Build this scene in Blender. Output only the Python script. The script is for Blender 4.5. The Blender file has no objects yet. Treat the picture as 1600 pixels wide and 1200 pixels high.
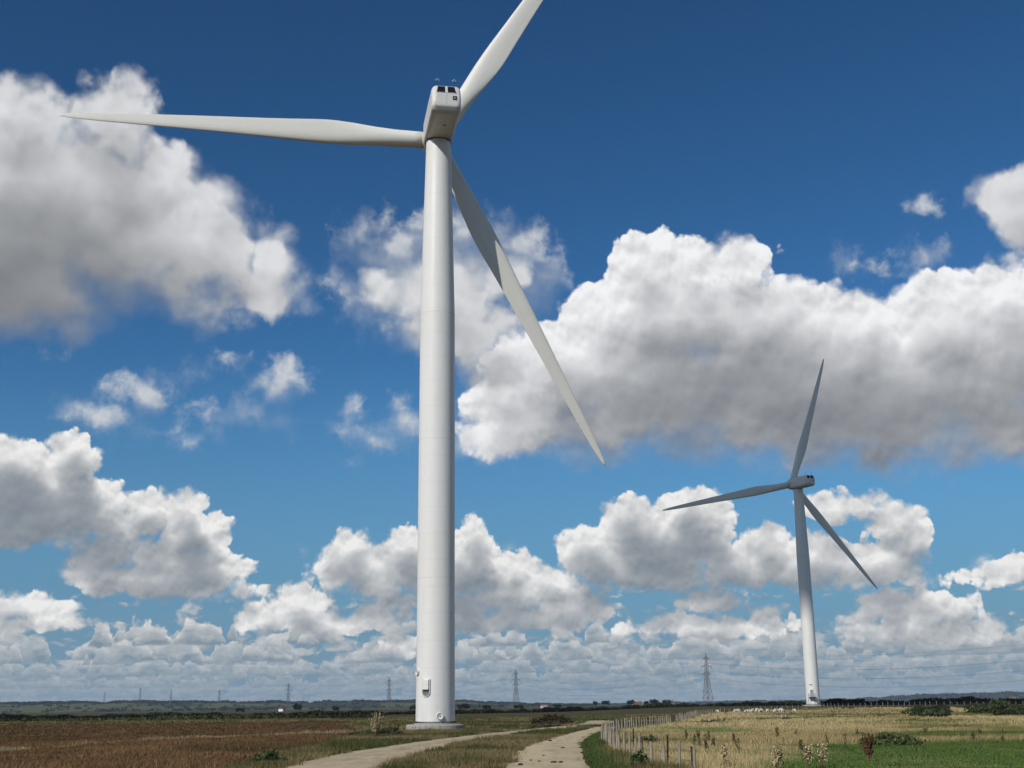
import bpy, bmesh, math, random
import numpy as np
from mathutils import Vector, Matrix

scene = bpy.context.scene
COL = scene.collection
rad = math.radians

# ------------------------------------------------------------------ camera
CAM_H, PITCH, ROLL = 2.4, rad(14.8), rad(0.6)
cam_data = bpy.data.cameras.new('camera')
cam_data.sensor_width = 36.0
cam_data.lens = 36.0 * 1907.0 / 1600.0
cam_data.clip_start, cam_data.clip_end = 0.5, 60000.0
cam = bpy.data.objects.new('camera', cam_data)
COL.objects.link(cam)
fwd = Vector((0, math.cos(PITCH), math.sin(PITCH)))
up0 = Vector((0, -math.sin(PITCH), math.cos(PITCH)))
rt0 = Vector((1, 0, 0))
rt = rt0 * math.cos(ROLL) - up0 * math.sin(ROLL)
up = up0 * math.cos(ROLL) + rt0 * math.sin(ROLL)
cam.matrix_world = Matrix(((rt.x, up.x, -fwd.x, 0), (rt.y, up.y, -fwd.y, 0), (rt.z, up.z, -fwd.z, CAM_H), (0, 0, 0, 1)))
scene.camera = cam

# ------------------------------------------------------------------ render settings
scene.render.engine = 'CYCLES'
scene.view_settings.view_transform = 'Standard'
scene.view_settings.look = 'None'
scene.view_settings.exposure = 0.0
scene.view_settings.gamma = 1.0
scene.view_settings.use_curve_mapping = False
cy = scene.cycles
cy.use_denoising = True
cy.use_adaptive_sampling = True
cy.adaptive_threshold = 0.015
cy.adaptive_min_samples = 16
cy.max_bounces = 5
cy.diffuse_bounces = 2
cy.glossy_bounces = 2
cy.transparent_max_bounces = 8
cy.volume_bounces = 0
cy.use_light_tree = False

SUN_AZ, SUN_EL = rad(-144.0), rad(38.0)      # azimuth clockwise from +Y, sun behind the camera on the left
SUN_DIR = Vector((math.sin(SUN_AZ) * math.cos(SUN_EL), math.cos(SUN_AZ) * math.cos(SUN_EL), math.sin(SUN_EL)))

# ------------------------------------------------------------------ node expression helper
class X:
    """a socket of a node tree that can be added, multiplied, ..."""
    def __init__(s, nt, sock): s.nt, s.s = nt, sock
    def _m(s, op, *a, clamp=False):
        n = s.nt.nodes.new('ShaderNodeMath'); n.operation = op; n.use_clamp = clamp
        for i, v in enumerate((s,) + a):
            if isinstance(v, X): s.nt.links.new(v.s, n.inputs[i])
            else: n.inputs[i].default_value = v
        return X(s.nt, n.outputs[0])
    def __add__(s, o): return s._m('ADD', o)
    def __sub__(s, o): return s._m('SUBTRACT', o)
    def __mul__(s, o): return s._m('MULTIPLY', o)
    def __truediv__(s, o): return s._m('DIVIDE', o)
    __radd__ = __add__
    __rmul__ = __mul__
    def __rtruediv__(s, o): return s.fn('POWER', -1.0) * o
    def __rsub__(s, o): return s._m('MULTIPLY_ADD', -1.0, o)
    def madd(s, a, b): return s._m('MULTIPLY_ADD', a, b)
    def clip(s): return s._m('ADD', 0.0, clamp=True)
    def pos(s): return s._m('MAXIMUM', 0.0)
    def fn(s, op, *a): return s._m(op, *a)

def ramp(x, a, b, lo=0.0, hi=1.0, smooth=True):
    n = x.nt.nodes.new('ShaderNodeMapRange')
    n.interpolation_type = 'SMOOTHSTEP' if smooth else 'LINEAR'
    x.nt.links.new(x.s, n.inputs['Value'])
    for k, v in (('From Min', a), ('From Max', b), ('To Min', lo), ('To Max', hi)):
        if isinstance(v, X): x.nt.links.new(v.s, n.inputs[k])
        else: n.inputs[k].default_value = v
    return X(x.nt, n.outputs['Result'])

def vmath(op, a, b=None, c=None, out=0):
    n = a.nt.nodes.new('ShaderNodeVectorMath'); n.operation = op
    for i, v in enumerate((a, b, c)):
        if v is None: continue
        if isinstance(v, X): a.nt.links.new(v.s, n.inputs[i])
        else: n.inputs[i].default_value = v
    return X(a.nt, n.outputs[out])

def vscale(a, f):
    n = a.nt.nodes.new('ShaderNodeVectorMath'); n.operation = 'SCALE'
    a.nt.links.new(a.s, n.inputs[0])
    if isinstance(f, X): a.nt.links.new(f.s, n.inputs['Scale'])
    else: n.inputs['Scale'].default_value = f
    return X(a.nt, n.outputs[0])

def noise(p, scale, detail=4.0, rough=0.5, lac=2.0, dims='2D', out=0, dist=0.0):
    n = p.nt.nodes.new('ShaderNodeTexNoise'); n.noise_dimensions = dims
    p.nt.links.new(p.s, n.inputs['Vector'])
    n.inputs['Scale'].default_value = scale; n.inputs['Detail'].default_value = detail
    n.inputs['Roughness'].default_value = rough; n.inputs['Lacunarity'].default_value = lac
    n.inputs['Distortion'].default_value = dist
    return X(p.nt, n.outputs[out])

def voronoi(p, scale, detail=4.0, rough=0.5, lac=2.1, smooth=0.35, dims='2D'):
    n = p.nt.nodes.new('ShaderNodeTexVoronoi'); n.voronoi_dimensions = dims
    n.feature = 'F1'; n.normalize = True
    p.nt.links.new(p.s, n.inputs['Vector'])
    n.inputs['Scale'].default_value = scale; n.inputs['Detail'].default_value = detail
    n.inputs['Roughness'].default_value = rough; n.inputs['Lacunarity'].default_value = lac
    return X(p.nt, n.outputs['Distance'])

def mixc(f, a, b):
    nt = (f if isinstance(f, X) else a if isinstance(a, X) else b).nt
    n = nt.nodes.new('ShaderNodeMix'); n.data_type = 'RGBA'
    for k, v in ((0, f), (6, a), (7, b)):
        if isinstance(v, X): nt.links.new(v.s, n.inputs[k])
        elif k == 0: n.inputs[k].default_value = v
        else: n.inputs[k].default_value = (*v, 1.0)
    return X(nt, n.outputs[2])

def combine(nt, x, y, z=0.0):
    n = nt.nodes.new('ShaderNodeCombineXYZ')
    for i, v in enumerate((x, y, z)):
        if isinstance(v, X): nt.links.new(v.s, n.inputs[i])
        else: n.inputs[i].default_value = v
    return X(nt, n.outputs[0])

def separate(v):
    n = v.nt.nodes.new('ShaderNodeSeparateXYZ'); v.nt.links.new(v.s, n.inputs[0])
    return [X(v.nt, o) for o in n.outputs]

# ------------------------------------------------------------------ sky: clear blue with fair-weather cumulus
# clouds as lobes in the sky: (azimuth, elevation, half width, half height), degrees
BIG_CUMULUS = [
    (13.71, 14.26, 9.59, 3.06), (6.2, 14.95, 4.6, 2.98), (19.4, 13.8, 6.06, 2.55), (6.57, 20.15, 1.64, 1.48), (8.91, 19.88, 1.86, 1.24), (11.1, 20.18, 1.84, 1.11),
    (4.76, 18, 2.35, 1.64), (8.17, 17.55, 4.62, 2.67), (11.79, 16.74, 5.4, 2.79), (16.2, 16.11, 4.33, 2.16), (20.49, 16.25, 3.58, 2.39), (22.82, 17.38, 2.01, 1.52),
    (24.34, 14.4, 3.88, 3.55), (2.49, 15.06, 3.72, 2.85), (8.6, 13.96, 7.23, 2.82), (16.5, 12.89, 7.35, 3.02), (22.2, 11.84, 4.74, 2.22), (-0.02, 13, 2.62, 1.8),
    (17.71, 10.64, 4.98, 0.91), (3.98, 12.93, 5.81, 2.09), (10.6, 12.08, 5.91, 1.47),
]
LOOSE_WISPS = [
    (-7.43, 21.73, 1.62, 1.46), (-6.61, 20.43, 2.33, 1.96), (-6.11, 19.11, 3.34, 2.25), (-6.72, 18.05, 2.21, 1.15), (-1.21, 20.5, 4.3, 2.46), (-3.44, 19.6, 4.94, 3.69),
    (-2.49, 17.51, 5.34, 2.27), (0.84, 19.29, 2.48, 2.26), (-0.92, 16.01, 2.66, 1.66), (-1.56, 13.61, 1.97, 1.86), (0, 14.8, 2.65, 2.07), (-1.87, 11.81, 1.96, 0.91),
    (1.5, 20.32, 0.81, 0.74), (-5, 17.79, 2.66, 1.44), (20.25, 21.53, 1.05, 0.77), (19.92, 19.51, 1.6, 1.01), (16.64, 19.59, 1.33, 0.95), (18.48, 18.91, 1.22, 0.63),
    (23.78, 18.65, 1.14, 0.83), (-20.17, 12.99, 1.39, 0.93), (-18.64, 12.81, 2.36, 1.02), (-17.29, 13.76, 1.69, 1.35), (-16.29, 14.63, 1.55, 0.8), (-16.9, 12.05, 3.2, 0.79),
    (-14.21, 15.39, 1.75, 0.72), (-10.99, 14.65, 1.53, 1.63), (-12.63, 13.26, 3.13, 1.13), (-10.99, 13.03, 1.18, 0.98), (-21.45, 15.16, 0.77, 0.39), (-7.76, 13.56, 0.95, 0.99),
    (-7.36, 12.31, 1.89, 1.23), (-5.24, 12.76, 1.47, 1.65), (-6.14, 11.94, 2.58, 0.74), (-1.41, 12.11, 2.61, 1.49), (-10.18, 7.03, 0.58, 0.32), (-0.08, 7.1, 0.51, 0.37),
    (19.65, 5.18, 1.12, 0.38), (21.93, 5.76, 1.46, 0.67),
]
MID_CUMULUS = [
    (-22.61, 10.17, 2.21, 1.52), (-20.21, 10.79, 1.13, 1.26), (-22.45, 8.38, 3.88, 1.51), (-21.48, 9.26, 2.9, 1.39), (-18.97, 8.11, 2.03, 0.95), (-19.84, 8.78, 2.28, 1.45),
    (-17.99, 7.72, 1.31, 0.73), (-21.32, 7.46, 3.66, 0.5), (-15.28, 8.8, 0.96, 0.86), (-16.81, 8.61, 1.11, 1.02), (-14.79, 7.53, 1.46, 1.14), (-13.98, 8.27, 0.74, 0.46),
    (-16.13, 6.64, 2.08, 0.85), (-18.83, 6.16, 1.29, 1), (-14.71, 6.24, 2.38, 1.02), (-18.34, 6.87, 1.62, 0.84), (-16.62, 5.64, 3.29, 0.95), (-13.57, 5.84, 1.47, 0.68),
    (-14.94, 5.25, 3.06, 0.51), (-7.6, 7.2, 1, 0.76), (-7.67, 6.32, 1.76, 1.11), (-5.75, 6.18, 2.22, 1.05), (-4.87, 7, 1.37, 1.18), (-1.88, 7.49, 0.9, 1.12),
    (-2.48, 6.17, 1.79, 1.47), (-3.07, 5.44, 2.67, 0.76), (-6.62, 5.6, 2.35, 0.52), (5.49, 8.13, 1.55, 1.36), (8.49, 8.63, 1.83, 1.12), (7.09, 7.2, 3.25, 1.46),
    (3.66, 6.84, 1.73, 1.35), (6.15, 5.91, 3.83, 0.99), (10.26, 6.09, 2.31, 1.16), (11.76, 7.06, 1.21, 0.98), (11.97, 5.9, 1.71, 0.86), (14.44, 8.54, 1.13, 0.75),
    (15.86, 8.61, 1.54, 0.63), (17.46, 7.81, 1.26, 0.85), (18.23, 7.2, 0.7, 0.84), (13.71, 6.27, 1.97, 1.14), (16.48, 6.02, 2.47, 0.96), (15.32, 5.36, 3.04, 0.45),
    (21.37, 5.38, 1.34, 0.54), (22.56, 5.59, 1.17, 0.65), (-0.09, 6.15, 1.37, 0.76), (-0.4, 5.13, 2.23, 1.05), (1.69, 5.55, 1.19, 0.82), (2.86, 4.51, 1.83, 0.87),
    (0.77, 3.96, 3.25, 0.75), (-2.18, 4.27, 1.18, 1.16), (8.87, 4.54, 1.33, 0.69), (9.89, 4.66, 0.75, 0.57), (8.1, 3.56, 2.02, 0.57), (11.57, 3.96, 0.74, 0.45),
    (10.1, 3.23, 2.57, 0.4), (16.87, 4.18, 1.25, 0.78), (18.2, 4, 1.33, 0.88), (19.52, 3.81, 1.21, 0.65), (15.46, 3.66, 1.26, 0.39), (17.85, 3.04, 2.93, 0.6),
    (20.73, 2.96, 1.54, 0.43), (-22.1, 4.43, 1.17, 0.65), (-20.53, 4.19, 0.94, 0.49), (-21.26, 3.64, 2.06, 0.38), (-9.95, 4.58, 1.27, 0.86), (-11.21, 4, 1.31, 0.74),
    (-8.91, 3.72, 2.02, 0.63), (-6.3, 4, 1.75, 0.63), (-5.43, 4.73, 1.18, 0.46), (6.05, 3.3, 1.17, 0.29), (-5.11, 2.71, 0.76, 0.4),
]
OVERHEAD_CUMULUS = [
    (-5.8, 19.11, 1.51, 1.01), (-3.44, 19.3, 2.53, 1.73), (-0.74, 20.05, 1.85, 1.13), (-2.49, 17.21, 2.82, 1.2), (-0.62, 15.26, 1.74, 1.08), (-0.17, 13.45, 1.91, 1.26),
    (-2.02, 12.11, 1.23, 0.54), (-24.22, 25.22, 2.89, 1.91), (-19.61, 26.17, 2.11, 1.85), (-21.54, 22.45, 5.33, 3.3), (-24.13, 20.45, 5.09, 4.89), (-14.65, 23.05, 1.58, 1.08),
    (-15.56, 20.67, 3.87, 2.15), (-11.76, 20.5, 1.38, 1.4), (-12.29, 18.77, 2.72, 1.29), (-22.27, 18.17, 4.08, 2.36), (-18.11, 19.16, 4.31, 1.99), (-14.5, 17.85, 2.07, 0.81),
    (-17.29, 24.07, 1.49, 1.68), (-19.96, 20.68, 5.39, 3.35), (24.17, 21.36, 1.88, 1.68), (25.3, 20.07, 1.84, 1.61),
]


def group_of(name, build):
    g = bpy.data.node_groups.new(name, 'ShaderNodeTree')
    g.interface.new_socket('Vector', in_out='INPUT', socket_type='NodeSocketVector')
    g.interface.new_socket('Value', in_out='OUTPUT', socket_type='NodeSocketFloat')
    i = g.nodes.new('NodeGroupInput'); o = g.nodes.new('NodeGroupOutput')
    g.links.new(build(X(g, i.outputs[0])).s, o.inputs[0])
    return g

def use(g, v):
    n = v.nt.nodes.new('ShaderNodeGroup'); n.node_tree = g
    v.nt.links.new(v.s, n.inputs[0])
    return X(v.nt, n.outputs[0])

def lobes(table, k):
    def build(p):
        f = None
        for az, el, ra, re in table:
            v = vmath('MULTIPLY_ADD', p, (1 / ra, 1 / re, 0), (-az / ra, -el / re, 0))
            m = min(ra, re)
            d = vmath('LENGTH', v, out=1).madd(m, -m)
            f = d if f is None else f._m('SMOOTH_MIN', d, k)
        return f * -1.0
    return build

world = bpy.data.worlds.new('World')
scene.world = world
world.use_nodes = True
wt = world.node_tree
wt.nodes.clear()
w_out = wt.nodes.new('ShaderNodeOutputWorld')
SKY_STRENGTH = 0.08
world.cycles.sampling_method = 'MANUAL'
world.cycles.sample_map_resolution = 512

sky = wt.nodes.new('ShaderNodeTexSky')
sky.sky_type = 'NISHITA'
sky.sun_disc = False
sky.sun_elevation = SUN_EL
sky.sun_rotation = SUN_AZ
sky.altitude = 0.0
sky.air_density = 1.0
sky.dust_density = 0.3
sky.ozone_density = 4.0

tc = wt.nodes.new('ShaderNodeTexCoord')
d = X(wt, tc.outputs['Generated'])
dx, dy, dz = separate(d)
DEG = 180.0 / math.pi
az = dx.fn('ARCTAN2', dy) * DEG
el = dz.fn('ARCSINE') * DEG
P = combine(wt, az, el)

gm = wt.nodes.new('ShaderNodeGamma')                 # the camera's deep, contrasty blue
gm.inputs['Gamma'].default_value = 1.4
wt.links.new(sky.outputs[0], gm.inputs['Color'])
clear = vmath('MULTIPLY', X(wt, gm.outputs[0]), (0.275, 0.47, 0.50))
U = 1.0 / SKY_STRENGTH
clear = mixc(ramp(el, 0.0, 17.0, 0.97, 0.0), clear, mixc(ramp(el, 0.0, 6.0), (0.175 * U, 0.28 * U, 0.385 * U), (0.12 * U, 0.255 * U, 0.41 * U)))   # milky air low down

U = 1.0 / SKY_STRENGTH
def grey(r, g, b): return (r * U, g * U, b * U)
LIGHT = Vector((-0.25, 0.968, 0))                     # towards the sun, across the sky in front

def far_deck(col, gain, d):
    """scattered cumulus over the rest of the sky, three slices of one layer"""
    dx, dy, dz = separate(d)
    zs = dz.fn('MAXIMUM', 0.02)
    flat = combine(d.nt, dx, dy)
    trans = acc = None
    for k in range(3):
        t = k / 2
        n = noise(vscale(flat, (1.0 + 0.3 * t) / zs), 0.55, 5.0, 0.55)
        a = ramp(n, 0.50 + 0.05 * t, 0.58 + 0.05 * t) * gain
        c = mixc(ramp(n, 0.55, 0.75), grey(0.34 + 0.4 * t, 0.36 + 0.4 * t, 0.39 + 0.38 * t), grey(0.24 + 0.4 * t, 0.25 + 0.4 * t, 0.27 + 0.4 * t))
        if acc is None: acc = vscale(c, a); trans = 1.0 - a
        else: acc = vmath('ADD', acc, vscale(c, a * trans)); trans = trans * (1.0 - a)
    return vmath('ADD', vscale(col, trans), acc)

def low_rows(col, az, el):
    """rows of small distant cumulus, flat bases and heaped tops, stacked up towards the horizon"""
    nt = az.nt
    lg = (el.fn('MAXIMUM', -0.3) + 0.75).fn('LOGARITHM', math.e)
    wq = combine(nt, az * 0.5, lg * 3.0)
    wv = vmath('SUBTRACT', noise(wq, 2.0, 4.0, 0.6, out=1), (0.5, 0.5, 0.5))
    wx, wy, _ = separate(wv)
    near = ramp(el, 0.2, 4.0)
    dark = mixc(near, grey(0.19, 0.28, 0.355), grey(0.205, 0.265, 0.32))
    lite = mixc(near, grey(0.40, 0.445, 0.47), grey(0.74, 0.735, 0.71))
    for seed, su, sv, thr in ((5.0, 0.42, 2.7, 0.42), (9.0, 0.30, 2.4, 0.47)):          # broken sheets far behind
        q = vmath('MULTIPLY_ADD', wv, (0.5, 0.4, 0), combine(nt, az.madd(su, seed * 3.7), lg.madd(sv, seed)))
        n0 = noise(q, 1.25, 5.0, 0.56)
        n1 = noise(vmath('ADD', q, (-0.10, 0.22, 0)), 1.25, 4.0, 0.54)
        a = ramp(n0 - ramp(el, 2.4, 4.4, 0.0, 0.22), thr, thr + 0.12)
        lit = ((n0 - n1).madd(2.2, 0.36) + (0.60 - n0) * 0.6).clip()
        col = mixc(a * ramp(el, -0.2, 1.6, 0.55, 0.9), col, mixc(lit, dark, lite))
    for seed, sv, cov in ((3.0, 3.0, 0.425), (11.0, 4.1, 0.435)):
        base_wob = noise(combine(nt, az * 0.09 + seed * 5.0, lg * 0.6), 1.0, 2.0, 0.5) - 0.5
        v = lg.madd(sv, seed) + base_wob * 1.3
        row0 = v.fn('FLOOR')
        for back in (1.0, 0.0):
            row = row0 - back
            f = v - row + wy * 0.35
            k = ((row - seed) * (-1.0 / sv)).fn('EXPONENT') * 1.5
            u = (az + wx * 0.4) * k + row * 17.31 + seed
            hn = noise(combine(nt, u, row * 3.77), 1.0, 4.0, 0.45)
            fade = ramp(row - seed, 0.95 * sv, 1.5 * sv, 0.0, 0.30)
            h = ((hn - cov - fade) * 7.0).pos().fn('POWER', 0.4).fn('MINIMUM', 1.15) * 1.1
            bl = 0.36 - voronoi(combine(nt, u * 2.6, f * 1.9 + row * 5.3), 1.0, 2.0, 0.5, 2.2)
            a = ramp(h - f + bl * 0.85, 0.0, 0.20) * ramp(f + bl * 0.15, -0.10, 0.14)
            body = noise(combine(nt, u * 1.6, f * 1.3 + row), 1.4, 4.0, 0.55)
            lit = ((f / (h.fn('MAXIMUM', 0.15))).madd(0.85, -0.06) + (body - 0.5) * 1.0 + bl * 0.7).clip()
            col = mixc(a * ramp(el, -0.2, 3.5, 0.5, 0.95), col, mixc(lit, dark, lite))
    return col

def cumulus(col, P, table, box, k, warp, wscale, bscale, amp, soft, hard, ldist, kdark, dark, light, wisp=False, seed=0.0, amax=1.0, bump=0.8, bias=0.62, rough=0.42, lown=0.9):
    a0, a1, e0, e1 = box
    m = warp + amp * 0.5
    tab = [t for t in table if t[0] + t[2] + m > a0 - ldist and t[0] - t[2] - m < a1 and t[1] + t[3] + m > e0 and t[1] - t[3] - m < e1 + ldist * 1.7]
    if not tab: return col
    G = group_of('cloud_lobes', lobes(tab, k))
    Ps = vmath('ADD', P, (seed * 7.3, seed * 3.1, 0))
    wv = noise(Ps, wscale, 4.0, 0.55, out=1)
    wv = vmath('SUBTRACT', wv, (0.5, 0.5, 0.5))
    Pw = vmath('MULTIPLY_ADD', wv, (warp * 2, warp * 1.6, 0), P)
    S = use(G, Pw)
    def billow(p):
        q = vmath('ADD', p, (seed * 7.3, seed * 3.1, 0))
        if wisp: return noise(q, bscale, 5.0, 0.6)
        return 1.0 - voronoi(q, bscale, 3.0, rough, 2.3)
    Pb = vmath('MULTIPLY_ADD', wv, (warp * 0.6, warp * 0.6, 0), P)
    b0 = billow(Pb)
    b1 = billow(vmath('ADD', Pb, tuple(LIGHT * (0.2 / bscale))))
    low = noise(Ps, wscale * 0.7, 3.0, 0.5)
    F = (b0 - (0.5 if wisp else bias)).madd(ramp(S, 0.0, 1.1 * amp, amp, amp * 0.35), S)
    T = use(G, vmath('ADD', Pw, tuple(LIGHT * (ldist * 0.7)))).pos() * 0.6
    T = T + use(G, vmath('ADD', Pw, tuple(LIGHT * (ldist * 1.6)))).pos() * 0.6
    sw = ramp(low, 0.4, 0.62, hard, hard * 2 + soft * 0.3) + ramp(T, ldist * 0.15, ldist * 0.8, 0.0, soft)
    alpha = ramp(F, 0.0, sw) * amax
    T = (b0 - 0.7).madd(amp * 0.25, T) + (low - 0.5) * (ldist * lown)
    lit = (T.pos() * (-kdark)).fn('EXPONENT')
    edge = ramp(S, 0.0, ldist * 0.9, 1.0, 0.35)
    soft_n = noise(vmath('ADD', Pb, tuple(LIGHT * 0.0)), bscale * 0.8, 2.0, 0.5) - noise(vmath('ADD', Pb, tuple(LIGHT * (0.35 / bscale))), bscale * 0.8, 2.0, 0.5)
    lit = (lit * 0.86 + 0.03 + ((b0 - b1) * edge * bump + soft_n * 0.55) * lit.madd(0.75, 0.25)).clip()
    return mixc(alpha, col, mixc(lit, dark, light))

def sky_region(a0, a1, e0, e1, outside=False):
    g = bpy.data.node_groups.new('sky_region', 'ShaderNodeTree')
    for nm, ty in (('Angles', 'NodeSocketVector'), ('Direction', 'NodeSocketVector'), ('Clear', 'NodeSocketColor')):
        g.interface.new_socket(nm, in_out='INPUT', socket_type=ty)
    g.interface.new_socket('Color', in_out='OUTPUT', socket_type='NodeSocketColor')
    gi = g.nodes.new('NodeGroupInput'); go = g.nodes.new('NodeGroupOutput')
    p, dr, col = (X(g, gi.outputs[k]) for k in range(3))
    uid = 1e-5 * len([q for q in bpy.data.node_groups if q.name.startswith('sky_region')])
    p = vmath('ADD', p, (uid, 0, 0))                 # keeps the regions' node chains apart, so only one is evaluated
    dr = vmath('ADD', dr, (uid, 0, 0))
    az, el, _ = separate(p)
    box = (a0, a1, e0, e1)
    if outside:
        gain = (ramp(az.fn('ABSOLUTE'), 28.0, 36.0) + ramp(el, 34.0, 42.0)).clip() * ramp(el, 3.5, 8.0)
        col = far_deck(col, gain, dr)
    if e0 < 5.5: col = low_rows(col, az, el)
    if not outside:
        col = cumulus(col, p, MID_CUMULUS, box, 0.25, 0.38, 0.8, 1.0, 1.15, 0.35, 0.13, 1.15, 2.7, grey(0.205, 0.24, 0.28), grey(0.87, 0.865, 0.85), seed=1.0, bump=1.6, bias=0.58, lown=0.6)
        col = cumulus(col, p, LOOSE_WISPS, box, 0.6, 0.8, 0.55, 0.8, 2.2, 2.0, 1.2, 1.2, 0.6, grey(0.31, 0.35, 0.40), grey(0.66, 0.68, 0.70), wisp=True, seed=2.0, amax=0.9, bump=0.7)
        col = cumulus(col, p, BIG_CUMULUS, box, 0.9, 0.8, 0.4, 0.62, 1.7, 1.3, 0.2, 2.5, 0.95, grey(0.185, 0.20, 0.225), grey(0.90, 0.905, 0.92), seed=3.0, bump=1.5, bias=0.58, lown=0.35)
        col = cumulus(col, p, OVERHEAD_CUMULUS, box, 1.0, 0.9, 0.4, 0.5, 1.8, 1.3, 0.6, 2.8, 0.75, grey(0.20, 0.21, 0.225), grey(0.72, 0.73, 0.75), lown=0.5, seed=4.0, bump=0.7, bias=0.54)
    g.links.new(col.s, go.inputs[0])
    n = wt.nodes.new('ShaderNodeGroup'); n.node_tree = g
    for k, v in enumerate((P, d, clear)): wt.links.new(v.s, n.inputs[k])
    bg = wt.nodes.new('ShaderNodeBackground')
    bg.inputs['Strength'].default_value = SKY_STRENGTH
    wt.links.new(n.outputs[0], bg.inputs['Color'])
    return bg.outputs[0]

def pick(test, no, yes):
    """only the side of the sky that is asked for gets evaluated"""
    n = wt.nodes.new('ShaderNodeMixShader')
    wt.links.new(test.s, n.inputs[0]); wt.links.new(no, n.inputs[1]); wt.links.new(yes, n.inputs[2])
    return n.outputs[0]

A_CUT, E_CUT = (-30.0, -10.0, -2.0, 9.0, 30.0), (-5.0, 5.5, 9.6, 15.5, 36.0)
def columns(i):
    e0, e1 = E_CUT[i], E_CUT[i + 1]
    out = None
    for a0, a1 in zip(A_CUT[:-1], A_CUT[1:]):
        r_ = sky_region(a0, a1, e0, e1)
        out = r_ if out is None else pick(az.fn('GREATER_THAN', a0), out, r_)
    return out
bands = [columns(i) for i in range(4)]
front = pick(el.fn('GREATER_THAN', E_CUT[2]), pick(el.fn('GREATER_THAN', E_CUT[1]), bands[0], bands[1]), pick(el.fn('GREATER_THAN', E_CUT[3]), bands[2], bands[3]))
rest = pick(el.fn('GREATER_THAN', 5.5), sky_region(-180, 180, -90, 5.5, True), sky_region(-180, 180, 5.5, 90, True))
in_front = az.fn('ABSOLUTE').fn('LESS_THAN', 30.0) * el.fn('LESS_THAN', 36.0)
wt.links.new(pick(in_front, rest, front), w_out.inputs[0])

# ------------------------------------------------------------------ sun
sun_data = bpy.data.lights.new('sun', 'SUN')
sun_data.energy = 3.6
sun_data.angle = rad(0.53)
sun_data.color = (1.0, 0.955, 0.89)
sun = bpy.data.objects.new('sun', sun_data)
COL.objects.link(sun)
sun.location = (-60, -40, 90)
sun.rotation_euler = (-SUN_DIR).to_track_quat('-Z', 'Y').to_euler()

# ================================================================== helpers
rng = np.random.default_rng(7)
random.seed(7)

def ss(a, b, x):
    t = np.clip((np.asarray(x, float) - a) / (b - a), 0, 1)
    return t * t * (3 - 2 * t)

def hgt(x, y):
    """height of the land: flat marsh, rising a little towards the second turbine"""
    return 1.55 * ss(200, 385, y) * ss(5, 85, x)

def principled(name, base=(0.5, 0.5, 0.5), rough=0.8, spec=0.3, metal=0.0):
    m = bpy.data.materials.new(name); m.use_nodes = True
    b = m.node_tree.nodes['Principled BSDF']
    b.inputs['Base Color'].default_value = (*base, 1)
    b.inputs['Roughness'].default_value = rough
    b.inputs['Specular IOR Level'].default_value = spec
    b.inputs['Metallic'].default_value = metal
    return m, m.node_tree, b

def obj_coord(nt, kind='Object'):
    n = nt.nodes.new('ShaderNodeTexCoord'); return X(nt, n.outputs[kind])

def world_pos(nt):
    n = nt.nodes.new('ShaderNodeNewGeometry'); return X(nt, n.outputs['Position'])

def set_bump(nt, b, h, strength, dist):
    n = nt.nodes.new('ShaderNodeBump')
    n.inputs['Strength'].default_value = strength; n.inputs['Distance'].default_value = dist
    nt.links.new(h.s, n.inputs['Height']); nt.links.new(n.outputs[0], b.inputs['Normal'])

def mottled(name, c0, c1, scale, rough=0.85, detail=5.0, spec=0.25, lo=0.35, hi=0.65, bump=0.0, bdist=0.02, coords='pos', stretch=(1, 1, 1)):
    m, nt, b = principled(name, c0, rough, spec)
    p = world_pos(nt) if coords == 'pos' else obj_coord(nt)
    p = vmath('MULTIPLY', p, stretch)
    n = noise(p, scale, detail, 0.6, dims='3D')
    c = mixc(ramp(n, lo, hi), c0, c1)
    nt.links.new(c.s, b.inputs['Base Color'])
    if bump: set_bump(nt, b, n, bump, bdist)
    return m

def attr_mat(name, rough=0.8, spec=0.2, trans=0.0):
    """colour of each plant from its own 'tint' attribute"""
    m, nt, b = principled(name, (0.1, 0.1, 0.05), rough, spec)
    a = nt.nodes.new('ShaderNodeAttribute'); a.attribute_name = 'tint'
    nt.links.new(a.outputs['Color'], b.inputs['Base Color'])
    if trans:
        t = nt.nodes.new('ShaderNodeBsdfTranslucent'); nt.links.new(a.outputs['Color'], t.inputs['Color'])
        mx = nt.nodes.new('ShaderNodeMixShader'); mx.inputs[0].default_value = trans
        out = [n for n in nt.nodes if n.type == 'OUTPUT_MATERIAL'][0]
        nt.links.new(b.outputs[0], mx.inputs[1]); nt.links.new(t.outputs[0], mx.inputs[2]); nt.links.new(mx.outputs[0], out.inputs[0])
    return m

def link(name, mesh, mat=None, parent=None, smooth=False, loc=None):
    o = bpy.data.objects.new(name, mesh); COL.objects.link(o)
    if mesh is not None and mat is not None and not mesh.materials: mesh.materials.append(mat)
    if smooth and mesh is not None: mesh.polygons.foreach_set('use_smooth', [True] * len(mesh.polygons))
    if parent is not None: o.parent = parent
    if loc is not None: o.location = loc
    return o

def tag(o, label=None, cat=None, group=None, kind=None):
    for k, v in (('label', label), ('category', cat), ('group', group), ('kind', kind)):
        if v: o[k] = v
    return o

def empty(name, loc=(0, 0, 0), rz=0.0):
    o = bpy.data.objects.new(name, None); COL.objects.link(o)
    o.location = loc; o.rotation_euler = (0, 0, rz); o.empty_display_size = 0.5
    return o

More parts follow.
